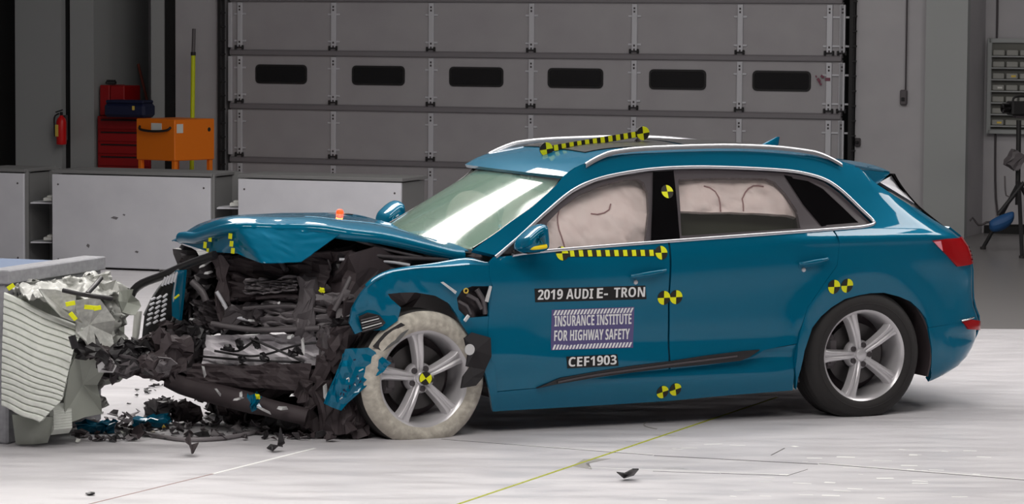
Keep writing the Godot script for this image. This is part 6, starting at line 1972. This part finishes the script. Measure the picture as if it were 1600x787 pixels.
	# camera on a boom stand
	var foot := Vector3(4.743, 0, -13.851)
	var st := thing("camera_stand", "dark three-legged camera stand with a blue sandbag at the right edge", "stand", Transform3D())
	var apex := Vector3(5.061, 0.689, -13.669)
	var f_b := Vector3(4.944, 0, -12.691)
	var f_c := Vector3(5.458, 0, -13.741)
	for q in [foot, f_b, f_c]:
		var lg := obj("leg", bar([apex, (apex as Vector3).lerp(q, 0.5), q + Vector3(0, 0.02, 0)], 0.02, 8), M["hinge black"], st)
		obj("rubber_foot", bar([q + Vector3(0, 0.03, 0), q + Vector3(0.0, 0.005, 0)], 0.03, 8), M["rubber"], lg)
	obj("brace", bar([Vector3(4.827, 0.26, -13.637), Vector3(5.29, 0.25, -13.837)], 0.012, 6), M["hinge black"], st)
	obj("column", bar([Vector3(5.066, 0.46, -13.752), Vector3(5.073, 1.305, -13.815)], 0.025, 10), M["hinge black"], st)
	obj("pan_head", lump(Vector3(5.015, 0.912, -13.686), Vector3(0.14, 0.17, 0.12), Vector3(0, 0.2, -0.5), 0.012, 2.0, 4), M["grey plastic"], st)
	obj("crank", bar(smooth3([Vector3(4.904, 0.757, -13.574), Vector3(4.918, 0.566, -13.559), Vector3(4.994, 0.56, -13.559), Vector3(5.045, 0.65, -13.566)], 0.05), 0.009, 6), M["grey plastic"], st)
	obj("boom", bar([Vector3(5.095, 0.694, -13.569), Vector3(4.842, 0.375, -13.545)], 0.022, 8), M["hinge black"], st)
	var bag := MB.new()
	var bc := Vector3(4.867, 0.327, -13.491)
	bag.sheet(func(u: float, w: float) -> Vector3:
		var g := TAU * w
		var k := pow(sin(PI * u), 0.6)
		return bc + Vector3(0.12 * -cos(PI * u), 0.075 * k * sin(g) + 0.05 * -cos(PI * u) - 0.03 * sin(PI * u), 0.07 * k * cos(g)), 12, 16, 0.004, Vector3.BACK)
	obj("sandbag", bag, M["kit blue"], st)
	var cm := thing("film_camera", "black film camera on top of the stand at the right edge", "camera", place(Vector3(5.047, 1.407, -13.823), 0.3))
	obj("camera_body", boxed(Vector3(0.24, 0.14, 0.16), Vector3(0.04, 0.02, 0), 0.015), M["hinge black"], cm)
	var ln := MB.new()
	ln.lathe(Transform3D(Basis(Vector3.UP, -PI / 2), Vector3(-0.08, 0.02, 0)), [Vector2(0.05, 0.0), Vector2(0.052, 0.07), Vector2(0.045, 0.075), Vector2(0.0, 0.06)], 20)
	obj("lens", ln, M["gloss black"], cm)
	obj("top_handle", bar(smooth3([Vector3(-0.04, 0.09, 0), Vector3(-0.02, 0.13, 0), Vector3(0.1, 0.135, 0), Vector3(0.13, 0.09, 0)], 0.03), 0.012, 8), M["hinge black"], cm)
	obj("mount_plate", boxed(Vector3(0.1, 0.03, 0.1), Vector3(0.03, -0.065, 0), 0.004), M["dark steel"], cm)
	# loose cable loops on the darker floor and wall
	var lp := obj("floor_cable", bar(smooth3([Vector3(4.809, 0.202, -15.237), Vector3(4.843, 0.235, -15.239), Vector3(4.91, 0.155, -15.234), Vector3(5.011, 0.196, -15.237), Vector3(5.07, 0.163, -15.134)], 0.05), 0.012, 6), M["dark steel"])
	tag(lp, "dark loose cable along the foot of the bay wall", "cable")
	lp = obj("wall_cable", bar(smooth3([hall * Vector3(8.75, 4.0, -0.78), hall * Vector3(8.75, 2.0, -0.78), hall * Vector3(8.76, 0.6, -0.78), hall * Vector3(8.8, 0.2, -0.76)], 0.2), 0.012, 6), M["dark steel"])
	tag(lp, "thin cable running down the corner of the right bay", "cable")
